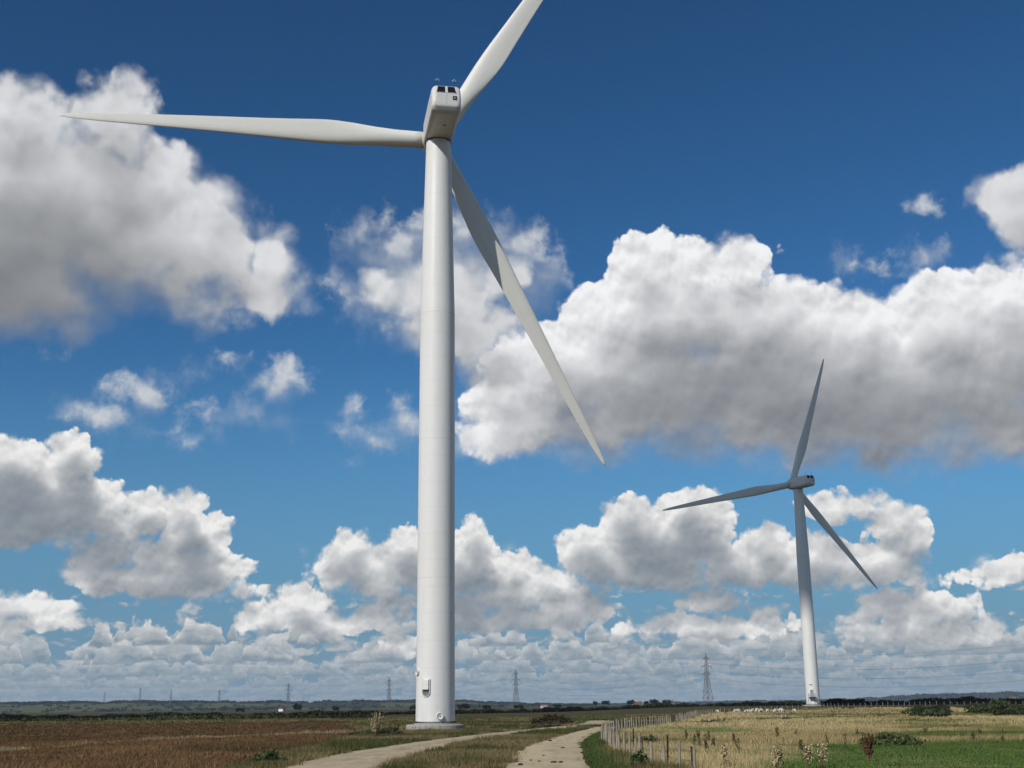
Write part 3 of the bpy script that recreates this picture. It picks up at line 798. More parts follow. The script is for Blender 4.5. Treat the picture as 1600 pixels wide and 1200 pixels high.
T1 = Vector((-8.48, 133.73, 0.70))
T2 = Vector((91.4, 387.2, 1.95))
for base, yaw, phi, label in ((T1, rad(-9.3), rad(-88.6), 'large white wind turbine on a round concrete base in the foreground'),
                              (T2, rad(-13.0), rad(17.9), 'distant grey wind turbine beyond the sheep pasture on the right')):
    t, dummy, secs = turbine(base, yaw, phi, label)
    bpy.data.objects.remove(dummy)
    R_, _ = nacelle_parts(t, yaw)
    rotor_parts(t, R_, phi)
    foot = secs[0]
    los = math.atan2(base.x, base.y)
    def on_tower(side, z, proud):
        """a frame on the shell, side = -1 left .. 1 right as seen from the photographer"""
        a = math.asin(side)
        n_ = Vector((math.sin(a) * math.cos(los) - math.cos(a) * math.sin(los), -math.sin(a) * math.sin(los) - math.cos(a) * math.cos(los), 0))
        x_ = Vector((-n_.y, n_.x, 0))
        o_ = n_ * (tower_r(z) + proud)
        return Matrix(((x_.x, n_.x, 0, o_.x), (x_.y, n_.y, 0, o_.y), (0, 0, 1, z), (0, 0, 0, 1)))
    if base is T1:
        # louvred air hood with an open underside
        M_ = on_tower(-0.47, 4.05, 0.0)
        o = MB()
        hw, hh, dp = 0.36, 0.54, 0.24
        o.add([(-hw, -0.1, -hh), (hw, -0.1, -hh), (hw, -0.1, hh), (-hw, -0.1, hh), (-hw, dp, -hh), (hw, dp, -hh), (hw, dp, hh - 0.12), (-hw, dp, hh - 0.12)],
              [(4, 5, 6, 7), (7, 6, 2, 3), (0, 4, 7, 3), (5, 1, 2, 6)])
        h = o.build('air_hood', tower_paint, foot); h.matrix_local = M_
        g = MB().box((0, 0.03, -hh - 0.14), (0.78, 0.10, 0.32))
        g.lathe([(0.0, -0.02), (0.39, -0.02), (0.39, 0.08)], 24, (False, True), axis='Y', c=(0, 0, -hh - 0.28))
        g = g.build('intake_grille', grille_grey, h)
        rim = MB(); pts = [(-0.44, 0.06, hh), (-0.44, 0.06, -hh - 0.28)] + [(-0.44 * math.cos(a), 0.06, -hh - 0.28 - 0.44 * math.sin(a)) for a in np.linspace(0, math.pi, 12)] + [(0.44, 0.06, hh)]
        rim.path(pts, 0.045, 6); rim.build('rim', tower_paint, h)
        for side, z in ((-0.90, 5.35), (0.22, 0.80)):
            M_ = on_tower(side, z, 0.0)
            p_ = MB().lathe([(0.34, -0.12), (0.34, 0.20), (0.29, 0.20), (0.28, 0.12), (0.0, 0.12)], 32, (True, False), axis='Y').build('round_port', tower_paint, foot, angle=0.6)
            p_.matrix_local = M_
            MB().lathe([(0.05, 0.10), (0.05, 0.17)], 12, axis='Y').build('port_latch', dark_steel, p_)
    else:
        # entrance door with its landing and stair
        M_ = on_tower(-0.12, 3.3, 0.0)
        dr = MB().box((0, 0.02, 0.15), (0.95, 0.16, 2.1)).build('door', seam_grey, foot); dr.matrix_local = M_
        MB().box((0.0, 0.11, 0.75), (0.5, 0.03, 0.25)).build('door_vent', dark_steel, dr)
        pf = MB().box((0, 0.75, -0.98), (1.9, 1.5, 0.14)).build('landing', dark_steel, foot); pf.matrix_local = M_
        rl = MB()
        for x_ in (-0.9, 0.9):
            for z_ in (-0.45, 0.1): rl.bar((x_, 0.1, z_), (x_, 1.45, z_), 0.04)
            rl.bar((x_, 1.45, -0.95), (x_, 1.45, 0.1), 0.045); rl.bar((x_, 1.45, -0.95), (x_, 1.45, -3.2), 0.06)
        for z_ in (-0.45, 0.1): rl.bar((-0.9, 1.45, z_), (0.9, 1.45, z_), 0.04)
        rl.build('railing', dark_steel, pf)
        st = MB()
        for k in range(9): st.box((1.25 + 0.26 * k, 1.1, -1.1 - 0.23 * k), (0.3, 0.75, 0.05))
        for y_ in (0.72, 1.48): st.bar((0.95, y_, -0.95), (3.5, y_, -3.25), 0.06)
        st.build('stair', dark_steel, pf)
        MB().box((-0.15, 0.06, 2.7), (0.8, 0.12, 0.16)).build('lamp', dark_steel, foot).matrix_local = M_
    # foundation
    pl = MB().lathe([(3.1, -0.6), (3.08, 0.55), (3.0, 0.66), (2.3, 0.70)], 40, (False, True)).build('concrete_plinth', concrete, angle=0.35)
    pl.location = (base.x, base.y, base.z - 0.702); pl.rotation_euler = (0, 0, 0.2)
    tag(pl, 'round concrete base under the large foreground turbine' if base is T1 else 'low concrete base under the distant grey turbine', 'foundation')
    if base is T1:
        for k, a in enumerate((3.93, 4.05)):
            s_ = MB().box((0, 0, 0), (0.10, 0.06, 0.42)).build('cable_duct', dark_steel, pl)
            s_.location = (3.03 * math.cos(a - 0.2), 3.03 * math.sin(a - 0.2), 0.22); s_.rotation_euler = (0.2, 0, a - 0.2 + math.pi / 2)

# ================================================================== fences
post_wood = mottled('weathered_wood', (0.30, 0.27, 0.21), (0.16, 0.135, 0.10), 3.0, 0.9, 5.0, 0.2, 0.4, 0.7, 0.3, 0.02, 'obj', (4, 4, 0.6))
rust = mottled('rusty_iron', (0.115, 0.048, 0.026), (0.06, 0.03, 0.022), 6.0, 0.85, 4.0, 0.3, coords='obj')
wire_mat, _, _ = principled('fence_wire', (0.18, 0.17, 0.16), 0.5, 0.4, 0.6)

def wood_post_mesh(seed):
    r2 = random.Random(seed)
    pr = [(0.062, -0.3), (0.060, 0.2), (0.058, 0.8), (0.056, 1.16), (0.045, 1.22), (0.012, 1.235)]
    m = MB().lathe([(r_ * r2.uniform(0.92, 1.1), z) for r_, z in pr], 8)
    return m.mesh('post')
WOOD_POSTS = [wood_post_mesh(k) for k in range(4)]
for me in WOOD_POSTS: me.materials.append(post_wood); me.polygons.foreach_set('use_smooth', [True] * len(me.polygons)); me.set_sharp_from_angle(angle=0.8)
m = MB(); m.box((0.0, 0.028, 0.45), (0.065, 0.012, 1.5)); m.box((-0.028, -0.006, 0.45), (0.012, 0.056, 1.5))
RUST_POST = m.mesh('post'); RUST_POST.materials.append(rust)

def along(line, step, start=0.0, jit=0.15):
    L = np.array(line, float); s_ = np.concatenate([[0], np.cumsum(np.hypot(*np.diff(L, axis=0).T))])
    u = np.arange(start, s_[-1], step); u = u + rng.uniform(-jit, jit, len(u))
    u = np.clip(u, 0, s_[-1])
    return np.stack([np.interp(u, s_, L[:, 0]), np.interp(u, s_, L[:, 1])], -1)

def fence(label, pts, kinds, group=None, nwire=3, hscale=1.0, zoff=0.0):
    p0 = Vector((pts[0][0], pts[0][1], float(hgt(*pts[0]))))
    f = empty('fence', p0); tag(f, label, 'fence', group)
    tops = []
    for i, (x, y) in enumerate(pts):
        me = RUST_POST if kinds[i] == 'r' else WOOD_POSTS[i % 4]
        o = link('post', me, None, f)
        o.location = (x - p0.x, y - p0.y, float(hgt(x, y)) - p0.z)
        o.rotation_euler = (random.gauss(0, 0.05), random.gauss(0, 0.05), random.uniform(0, 6.28))
        s_ = random.uniform(0.72, 1.05) * hscale; o.scale = (random.uniform(0.9, 1.25), random.uniform(0.9, 1.25), s_)
        tops.append((x - p0.x, y - p0.y, float(hgt(x, y)) - p0.z))
    for k in range(nwire):
        w = MB(); z = (0.35 + 0.35 * k) * hscale
        for a, b in zip(tops[:-1], tops[1:]):
            a, b = Vector(a) + Vector((0.06, 0, z)), Vector(b) + Vector((0.06, 0, z))
            w.bar(a, b, 0.009, 0.009, 3)
        w.build('wire', wire_mat, f)
    return f

NEAR_LINE = [(6.55, 46.4), (6.2, 49.5), (5.5, 56.2), (5.5, 61.8), (5.4, 67.0), (5.7, 76.3), (6.1, 90.5), (6.9, 98)]
near = along(NEAR_LINE, 2.5, 0.2)
fence('leaning pale wooden fence posts close to the right edge of the concrete path', near, 'w' * len(near))
rp = along([(6.3, 46.4), (6.2, 48.8), (5.6, 54.2), (5.75, 61.8), (5.65, 69.0)], 4.4, 1.2)
rp[:, 0] += 0.35
fence('row of dark rusty iron fence posts beside the pale wooden ones', rp, 'r' * len(rp), nwire=2)
FAR_LINE = [(6.9, 98), (8.9, 112), (12.2, 130), (18.5, 158), (28.0, 207), (37.5, 262), (45.4, 290), (54, 302), (72, 320), (88, 342), (120, 365), (160, 380)]
farp = along(FAR_LINE, 2.4, 0.3)
fence('long line of pale fence posts curving away around the pasture', farp, 'w' * len(farp), nwire=2)

# ================================================================== electricity pylons and lines
pylon_steel, _, _ = principled('pylon_steel', (0.11, 0.12, 0.125), 0.6, 0.4, 0.3)
insul, _, _ = principled('insulator_glass', (0.07, 0.06, 0.055), 0.3, 0.5)
cable_mat, _, _ = principled('line_aluminium', (0.10, 0.105, 0.11), 0.6, 0.3, 0.2)
ARMS = [(44.2, 4.7), (36.6, 6.6), (29.6, 5.3)]           # height, half span
INS = 3.6
def pylon_meshes():
    def hw(z): return float(np.interp(z, [0, 12, 26, 46, 50], [4.3, 2.9, 1.65, 0.85, 0.12]))
    lv = [0, 7, 13, 18, 22, 26, 29.6, 33, 36.6, 40.4, 44.2, 47, 50]
    body = MB()
    cr = lambda z: [Vector((sx * hw(z), sy * hw(z), z)) for sx, sy in ((-1, -1), (1, -1), (1, 1), (-1, 1))]
    for a, b in zip(lv[:-1], lv[1:]):
        A, B = cr(a), cr(b); w = 0.17 if a < 26 else 0.13
        for i in range(4):
            j = (i + 1) % 4
            body.bar(A[i], B[i], w * 1.35); body.bar(A[i], B[j], w * 0.75); body.bar(A[j], B[i], w * 0.75); body.bar(B[i], B[j], w * 0.75)
    body = body.mesh('lattice_tower')
    arms = []
    for z, s_ in ARMS:
        m = MB(); h = hw(z)
        for sx in (-1, 1):
            tip = Vector((sx * s_, 0, z))
            for sy in (-1, 1):
                m.bar(Vector((sx * h, sy * h, z)), tip, 0.15); m.bar(Vector((sx * h, sy * h, z + 2.0)), tip, 0.12)
                for t in (0.35, 0.7):
                    m.bar(Vector((sx * h, sy * h, z)).lerp(tip, t), Vector((sx * h, sy * h, z + 2.0)).lerp(tip, t), 0.08)
        arms.append(m.mesh('cross_arm'))
    m = MB(); pr = []
    for k in range(9): pr += [(0.06, -k * 0.4), (0.17, -k * 0.4 - 0.1), (0.17, -k * 0.4 - 0.2), (0.06, -k * 0.4 - 0.3)]
    ins = m.lathe(pr, 8).mesh('insulator')
    for me in [body] + arms: me.materials.append(pylon_steel)
    ins.materials.append(insul)
    return body, arms, ins
PB, PA, PI_ = pylon_meshes()
PY = [(452, 836), (189, 1237), (1, 1682), (-202, 2015), (-430, 2385), (-718, 3054), (-1020, 3728), (-1257, 4217), (-1560, 4780)]
PY_LABEL = ['electricity pylon with three arms cut by the right edge of the picture', 'tallest full electricity pylon, left of the distant turbine beyond the sheep pasture',
            'electricity pylon with three arms just right of the big turbine foot', 'hazy electricity pylon just left of the big turbine foot',
            'faint electricity pylon second to the left of the big turbine foot', 'faint small pylon third to the left of the big turbine foot',
            'tiny faint pylon on the left hills, fourth left of the big turbine', 'tiny faint pylon on the left hills, fifth left of the big turbine', 'leftmost tiny faint pylon above the left hills']
pyl = []
for i, (x, y) in enumerate(PY):
    a = PY[max(i - 1, 0)]; b = PY[min(i + 1, len(PY) - 1)]
    dirn = math.atan2(b[1] - a[1], b[0] - a[0]); rz = dirn + math.pi / 2
    zb = float(hgt(x, y)) if y < 2900 else float(max(hill_fn(np.array(x), np.array(y), np.array(math.hypot(x, y)), np.array(math.degrees(math.atan2(x, y)))), 0))
    e = empty('electricity_pylon', (x, y, zb), rz)
    tag(e, PY_LABEL[i], 'pylon', 'electricity pylons crossing the marsh')
    link('lattice_tower', PB, None, e)
    att = []
    for (z, s_), me in zip(ARMS, PA):
        ar = link('cross_arm', me, None, e)
        for sx in (-1, 1):
            link('insulator', PI_, None, ar, loc=(sx * s_, 0, z - 0.1))
            att.append(Vector((x + sx * s_ * math.cos(rz), y + sx * s_ * math.sin(rz), zb + z - INS - 0.1)))
    att.append(Vector((x, y, zb + 49.8)))
    pyl.append(att)
# one more support far outside the frame on the right carries the near span
nx, ny = 452 + 263, 836 - 401
rz = math.atan2(401, -263) + math.pi / 2
pyl.insert(0, [Vector((nx + sx * s_ * math.cos(rz), ny + sx * s_ * math.sin(rz), z - INS)) for z, s_ in ARMS for sx in (-1, 1)] + [Vector((nx, ny, 49.8))])
for k in range(len(pyl) - 1):
    A, B = pyl[k], pyl[k + 1]
    if k > 5: break
    root = empty('overhead_line', tuple((A[6] + B[6]) / 2 * Vector((1, 1, 0)).x if False else ((A[6] + B[6]) / 2)))
    where = ['entering the picture on the right edge', 'between the right edge pylon and the tallest full pylon', 'between the tallest full pylon and the one right of the turbine foot',
             'between the pylons on either side of the big turbine foot', 'left of the hazy pylon by the turbine foot', 'between the faint pylons on the left'][k]
    tag(root, 'sagging electricity wires ' + where, 'power line', 'overhead electricity wires')
    c0 = root.location.copy()
    far = (A[6] + B[6]).length / 2
    for a, b in zip(A, B):
        span = (b - a).length; pts = []
        for t in np.linspace(0, 1, 25):
            p = a.lerp(b, t); p.z -= 4 * t * (1 - t) * (span / 360) ** 1.2 * (9.0 if a is not A[6] else 7.0); pts.append(p - c0)
        MB().path(pts, 0.05, 4).build('wire', cable_mat, root)

# ================================================================== trees, hedges and houses far off
leaf_far = attr_mat('distant_foliage', 1.0, 0.05)
bark = mottled('bark', (0.09, 0.07, 0.05), (0.05, 0.04, 0.03), 4.0, 0.95)

def quads(c, n_, size, rg, flat=0.0):
    """leaf clumps: one randomly turned quad per centre"""
    k = len(c)
    u = rg.normal(0, 1, (k, 3)); u /= np.linalg.norm(u, axis=1)[:, None]
    w = rg.normal(0, 1, (k, 3)); w -= (w * u).sum(1)[:, None] * u; w /= np.linalg.norm(w, axis=1)[:, None]
    s_ = (size * rg.uniform(0.6, 1.4, k))[:, None]
    v = np.stack([c - u * s_ - w * s_ * 0.7, c + u * s_ - w * s_ * 0.5, c + u * s_ * 0.8 + w * s_ * 0.7, c - u * s_ * 0.7 + w * s_ * 0.6], 1).reshape(-1, 3)
    f = np.arange(4 * k).reshape(-1, 4)
    return v, f

def crown(name, lobes_, n, size, tint, rg, var=0.3):
    C_, T_ = [], []
    for (cx, cy_, cz, rx, ry, rz_), share in lobes_:
        k = int(n * share)
        d_ = rg.normal(0, 1, (k, 3)); d_ /= np.linalg.norm(d_, axis=1)[:, None]
        rr = rg.uniform(0.25, 1.0, k) ** 0.45
        C_.append(np.array([cx, cy_, cz]) + d_ * rr[:, None] * np.array([rx, ry, rz_]))
        T_.append(np.repeat(rg.uniform(1 - var, 1 + var), k) * rg.uniform(1 - var, 1 + var, k))
    C_ = np.concatenate(C_); T_ = np.concatenate(T_)
    v, f = quads(C_, None, size, rg)
    t = np.repeat(np.array(tint)[None] * T_[:, None], 4, 0)
    return mesh_np(name, v, f, t)

def tree(px_az, dist, h, w, label, seed, tint=(0.020, 0.027, 0.014), group='far trees along the marsh'):
    rg = np.random.default_rng(seed)
    x, y = dist * math.sin(rad(px_az)), dist * math.cos(rad(px_az))
    t = empty('tree', (x, y, float(hgt(x, y))))
    tag(t, label, 'tree', group)
    nl = max(4, int(w / h * 4))
    L_ = []
    for k in range(nl):
        u = (k + 0.5) / nl * 2 - 1
        L_.append(((u * w * 0.36, rg.uniform(-.2, .2) * w, h * rg.uniform(0.5, 0.66), w / nl * rg.uniform(0.8, 1.2), w * 0.25, h * rg.uniform(0.26, 0.36)), 1 / nl))
    link('crown', crown('crown', L_, 420, 0.055 * h + 0.1, tint, rg), leaf_far, t)
    tr = MB()
    for k in range(max(1, nl // 3)):
        bx = (k - (max(1, nl // 3) - 1) / 2) * w * 0.28
        tr.bar((bx, 0, -0.2), (bx + 0.1, 0, h * 0.35), 0.035 * h, 0.025 * h, 7)
        for a in range(4):
            an = a * 1.57 + k
            tr.bar((bx + 0.1, 0, h * 0.33), (bx + 0.2 * w * math.cos(an) * 0.6, 0.2 * w * math.sin(an) * 0.6, h * 0.62), 0.018 * h, 0.008 * h, 5)
    tr.build('trunk', bark, t, True)
    return t

tree(3.62, 1350, 5.8, 4.6, 'small round tree, leftmost of the dark trees on the horizon behind the fence', 1)
tree(4.10, 1350, 6.6, 10.5, 'broad two-humped tree on the horizon behind the fence line', 2)
tree(5.22, 1350, 7.0, 8.5, 'single broad dark tree on the horizon between two tree clumps', 3)
tree(5.92, 1350, 5.6, 5.0, 'small tree on the horizon left of the wide grove near the pylon', 4)
tree(6.28, 1350, 7.3, 11.0, 'tall left half of the wide grove on the horizon near the pylon', 5)
tree(6.85, 1380, 7.0, 12.0, 'flat-topped right half of the wide grove on the horizon near the pylon', 6)
tree(-9.79, 900, 6.2, 6.2, 'dark upright tree on the left skyline beside the white house', 7)
tree(-8.10, 900, 4.2, 5.0, 'small round bush-like tree between the white house and the turbine', 8)
tree(-4.60, 900, 4.2, 7.0, 'low dark tree at the left of the big turbine foot', 9)
tree(-2.35, 820, 4.8, 9.5, 'reddish dark broad tree right of the big turbine foot', 10, (0.032, 0.024, 0.016))
tree(-1.30, 850, 4.0, 6.5, 'low dark tree second to the right of the turbine foot', 11)
tree(0.15, 900, 3.8, 9.0, 'low wide dark tree behind the second pylon foot', 12)
tree(1.9, 1000, 3.6, 8.0, 'low dark bushy tree beside the small pale building', 13)
tree(-12.3, 900, 3.8, 8.0, 'low bushy tree on the left skyline, left of the white house', 14)

def hedge(label, line, h, n, tint, seed, size=0.32, depth=1.2):
    rg = np.random.default_rng(seed)
    L = np.array(line, float); s_ = np.concatenate([[0], np.cumsum(np.hypot(*np.diff(L, axis=0).T))])
    u = rg.uniform(0, s_[-1], n); x = np.interp(u, s_, L[:, 0]); y = np.interp(u, s_, L[:, 1])
    hv = h * (0.75 + 0.22 * np.sin(u * 0.11 + seed) + 0.16 * np.sin(u * 0.37 + 2 * seed) + 0.12 * np.sin(u * 0.9))
    z = hgt(x, y) + hv * rg.uniform(0, 1, n) ** 0.75
    c = np.stack([x + rg.normal(0, 0.3, n), y + rg.normal(0, depth, n), z], -1)
    c0 = np.array([L[0, 0], L[0, 1], float(hgt(*L[0]))])
    v, f = quads(c - c0, None, size, rg)
    tv = (1 + 0.35 * np.sin(u * 0.05 + seed)) * rg.uniform(0.6, 1.4, n)
    o = link('hedge', mesh_np('hedge', v, f, np.repeat(np.array(tint)[None] * tv[:, None], 4, 0)), leaf_far, loc=tuple(c0))
    return tag(o, label, 'hedge')
def polar(pts): return [(d_ * math.sin(rad(a)), d_ * math.cos(rad(a))) for a, d_ in pts]
hedge('long dark hedge across the back of the brown field', polar([(-30, 470), (-20, 455), (-12, 450), (-5, 455), (-2, 470)]), 1.45, 12000, (0.026, 0.033, 0.016), 1)
hedge('dark hedge behind the pasture fence, right of the big turbine', polar([(-2, 470), (3, 520), (7, 560), (12.4, 600)]), 1.7, 12000, (0.026, 0.032, 0.016), 2)
hedge('dark scrub hedge behind the distant turbine at the right', polar([(12.2, 560), (16, 500), (20, 480), (24, 470), (30, 470)]), 2.2, 14000, (0.026, 0.032, 0.017), 3, depth=4)
hedge('lower brownish hedge in front of the long dark hedge', polar([(-30, 330), (-20, 325), (-12, 330), (-6, 345)]), 0.8, 7000, (0.045, 0.046, 0.020), 4, 0.3, 5)

house_wall, _, _ = principled('white_render', (0.72, 0.71, 0.67), 0.8, 0.2)
house_tan, _, _ = principled('tan_brick', (0.30, 0.22, 0.15), 0.9, 0.2)
roof_red = mottled('clay_roof', (0.16, 0.085, 0.06), (0.10, 0.06, 0.045), 0.8, 0.9)
roof_grey, _, _ = principled('sheet_roof', (0.62, 0.63, 0.64), 0.5, 0.3)
def house(az_, dist, w, dp, hw_, hr, label, wall=house_wall, roof=roof_red, rz=0.0, z0=None, shed=False):
    x, y = dist * math.sin(rad(az_)), dist * math.cos(rad(az_))
    z = float(hgt(x, y)) if z0 is None else z0
    e = empty('shed' if shed else 'house', (x, y, z), rz); tag(e, label, 'shed' if shed else 'house')
    MB().box((0, 0, hw_ / 2 - 0.5), (w, dp, hw_ + 1)).build('wall', wall, e)
    m = MB()
    o_ = 0.35; a, b = w / 2 + o_, dp / 2 + o_
    m.add([(-a, -b, hw_ - 0.1), (a, -b, hw_ - 0.1), (a, b, hw_ - 0.1), (-a, b, hw_ - 0.1), (-a, 0, hw_ + hr), (a, 0, hw_ + hr)],
          [(0, 1, 5, 4), (2, 3, 4, 5), (0, 4, 3), (1, 2, 5), (3, 2, 1, 0)])
    r_ = m.build('roof', roof, e)
    if not shed: MB().box((w * 0.3, 0, hw_ + hr + 0.3), (0.8, 0.8, 2.2)).build('chimney', roof_red, r_)
    nwin = 1 if shed else 3
    for k in range(nwin):
        xw = (k - (nwin - 1) / 2) * w / (nwin + 0.3)
        MB().box((xw, -dp / 2 - 0.02, hw_ * 0.55), (1.1 if not shed else 3.2, 0.1, 1.3 if not shed else 2.4)).build('window' if not shed else 'door', dark_glass, e)
    return e
house(-10.46, 1250, 6.0, 5.0, 2.6, 2.4, 'small white gabled house on the left skyline', rz=1.2)
house(1.30, 1500, 8.0, 6.0, 2.8, 1.6, 'small pale building on the skyline right of the second pylon')
house(5.52, 1500, 11, 6.0, 3.0, 1.9, 'low tan roofed house among the dark horizon trees', house_tan)
house(7.0, 1600, 9, 6.0, 3.0, 2.6, 'tan gabled house behind the wide grove near the pylon', house_tan)
house(19.2, 2300, 22, 9, 3.4, 1.2, 'long white shed in front of the right hills', house_wall, roof_grey, 0.05, 1.0, True)
house(20.3, 2500, 10, 8, 4.0, 2.0, 'small tan house below the right hills', house_tan, roof_red, 0.3, 3.0)
house(21.5, 2700, 12, 8, 4.0, 2.0, 'rightmost small house below the right hills', house_tan, roof_red, -0.2, 6.0)
house(17.9, 2200, 8, 6, 3.0, 1.5, 'pale little house left of the long white shed', house_wall, roof_red, 0.1, 0.0)

# woods along the ridges: too many to count
def ridge_wood(name, label, fn, n, d0, d1, a0, a1, size, tint, seed, keep):
    rg = np.random.default_rng(seed)
    a = rg.uniform(a0, a1, n * 3); d_ = rg.uniform(d0, d1, n * 3)
    k = keep(a, d_, rg); a, d_ = a[k][:n], d_[k][:n]
    x, y = d_ * np.sin(np.radians(a)), d_ * np.cos(np.radians(a))
    z = fn(x, y, d_, a)
    V_, F_, T_ = [], [], []
    m = 7
    d3 = rg.normal(0, 1, (len(a), m, 3)); d3 /= np.linalg.norm(d3, axis=2)[..., None]
    sc = size * rg.uniform(0.6, 1.3, len(a))
    c = np.stack([x, y, z + 0.5 * sc], -1)[:, None] + d3 * sc[:, None, None] * np.array([1.0, 1.0, 0.55])
    v, f = quads(c.reshape(-1, 3), None, size * 0.42, rg)
    t = np.repeat(np.repeat(np.array(tint)[None] * rg.uniform(0.6, 1.4, len(a))[:, None], m, 0), 4, 0)
    return tag(link(name, mesh_np(name, v, f, t), leaf_far), label, 'woodland', kind='stuff')
wob = lambda a: np.sin(a * 1.3) + np.sin(a * 3.1 + 1) * 0.7 + np.sin(a * 7.7 + 2) * 0.5
ridge_wood('woodland', 'dark woods along the ridge of the left hills', hill_fn, 5200, 4000, 4900, -30, 3, 6.5, (0.014, 0.021, 0.016), 1,
           lambda a, d_, rg: (d_ > 4500 + 120 * wob(a)) & (rg.uniform(0, 1, len(a)) < 0.25 + 0.75 * (a < -13) + 0.3 * (wob(a * 1.7) > 0)))
ridge_wood('woodland', 'hedgerows and copses on the slopes of the left hills', hill_fn, 1500, 3000, 4600, -30, 4, 6.0, (0.018, 0.026, 0.014), 2,
           lambda a, d_, rg: (np.abs(np.sin(d_ / 260 + 1.5 * wob(a * 0.8))) < 0.10) | (wob(a * 0.9 + d_ / 400) > 1.45))
ridge_wood('woodland', 'dark woods on the far right hills', far_fn, 3600, 6200, 7700, -3, 32, 8.5, (0.014, 0.021, 0.016), 3,
           lambda a, d_, rg: (d_ > 7000 + 300 * wob(a)) | (rg.uniform(0, 1, len(a)) < 0.25))

# ================================================================== sheep
wool = mottled('wool', (0.66, 0.62, 0.53), (0.50, 0.46, 0.38), 9.0, 1.0, 3.0, 0.05, coords='obj', bump=0.5, bdist=0.03)
def sheep_mesh():
    me = bpy.data.meshes.new('sheep_skeleton')
    V_ = [(0, 0, .66), (0.32, 0, .68), (-0.34, 0, .66), (0.52, 0, .66), (0.66, 0, .50), (0.80, 0, .33), (0.90, 0, .22),
          (0.30, .15, .42), (0.31, .15, .20), (0.32, .15, .0), (0.30, -.15, .42), (0.31, -.15, .20), (0.32, -.15, .0),
          (-0.36, .15, .44), (-0.42, .15, .22), (-0.38, .15, .0), (-0.36, -.15, .44), (-0.42, -.15, .22), (-0.38, -.15, .0), (-0.54, 0, .62), (0.68, .12, .42), (0.68, -.12, .42)]
    E_ = [(0, 1), (0, 2), (1, 3), (3, 4), (4, 5), (5, 6), (1, 7), (7, 8), (8, 9), (1, 10), (10, 11), (11, 12), (2, 13), (13, 14), (14, 15), (2, 16), (16, 17), (17, 18), (2, 19), (4, 20), (4, 21)]
    R_ = [.33, .30, .30, .20, .12, .10, .06, .11, .055, .05, .11, .055, .05, .13, .055, .05, .13, .055, .05, .09, .035, .035]
    me.from_pydata(V_, E_, [])
    o = bpy.data.objects.new('sheep_skeleton', me); COL.objects.link(o)
    md = o.modifiers.new('skin', 'SKIN'); o.modifiers.new('sub', 'SUBSURF').levels = 1
    for sv, r_ in zip(me.skin_vertices[0].data, R_): sv.radius = (r_, r_)
    me.skin_vertices[0].data[0].use_root = True
    out = bpy.data.meshes.new_from_object(o.evaluated_get(bpy.context.evaluated_depsgraph_get()))
    bpy.data.objects.remove(o); out.name = 'sheep'
    out.materials.clear(); out.materials.append(wool)
    out.polygons.foreach_set('use_smooth', [True] * len(out.polygons))
    return out
SHEEP = sheep_mesh()
spots = [(46.0, 288.0)] + [(x + rng.normal(0, .3), y + rng.normal(0, 1.2)) for x, y in zip(np.linspace(49.6, 59.0, 13) + rng.normal(0, 0.3, 13), 283 - np.linspace(0, 7, 13) + rng.normal(0, 3, 13))] + [(60.6, 275.0)]
spots.sort(key=lambda q: math.atan2(q[0], q[1]))
for i, (x, y) in enumerate(spots):
    o = link('sheep', SHEEP, None)
    o.location = (x, y, float(hgt(x, y)) + 0.02); o.rotation_euler = (0, 0, random.uniform(0, 6.28)); s_ = random.uniform(0.8, 1.0); o.scale = (s_, s_, s_)
    ordn = ['first', 'second', 'third', 'fourth', 'fifth', 'sixth', 'seventh', 'eighth', 'ninth', 'tenth', 'eleventh', 'twelfth', 'thirteenth']
    lab = 'lone white sheep at the left, apart from the flock below the tall pylon' if i == 0 else 'lone white sheep at the right end, below the distant turbine' if i == len(spots) - 1 else 'white sheep in the far flock, ' + ordn[i - 1] + ' of the flock from the left'
    tag(o, lab, 'sheep', 'sheep grazing in the pasture')

# ================================================================== plants near the camera
leaf_near = attr_mat('foliage', 0.75, 0.25, 0.3)
grass_mat = attr_mat('grass_blades', 0.8, 0.2, 0.35)

def in_poly(x, y, poly):
    poly = np.array(poly, float); ins = np.zeros(len(x), bool); j = len(poly) - 1
    for i in range(len(poly)):
        xi, yi = poly[i]; xj, yj = poly[j]
        ins ^= ((yi > y) != (yj > y)) & (x < (xj - xi) * (y - yi) / (yj - yi + 1e-9) + xi); j = i
    return ins
TRACK = TRACK_L + TRACK_R[::-1]; PATH = PATH_L + PATH_R[::-1]; FIELD = FIELD_L + FIELD_R[::-1]
FENCE_X = np.array(NEAR_LINE + FAR_LINE)

def vnoise(x, y, s_, seed):
    """smooth value noise"""
    r2 = np.random.default_rng(seed); T_ = r2.uniform(0, 1, (257, 257))
    u, v = x / s_ + 1000, y / s_ + 1000
    i, j = np.floor(u).astype(int), np.floor(v).astype(int); a, b = u - i, v - j
    a, b = a * a * (3 - 2 * a), b * b * (3 - 2 * b); i, j = i % 256, j % 256
    return (T_[i, j] * (1 - a) + T_[i + 1, j] * a) * (1 - b) + (T_[i, j + 1] * (1 - a) + T_[i + 1, j + 1] * a) * b

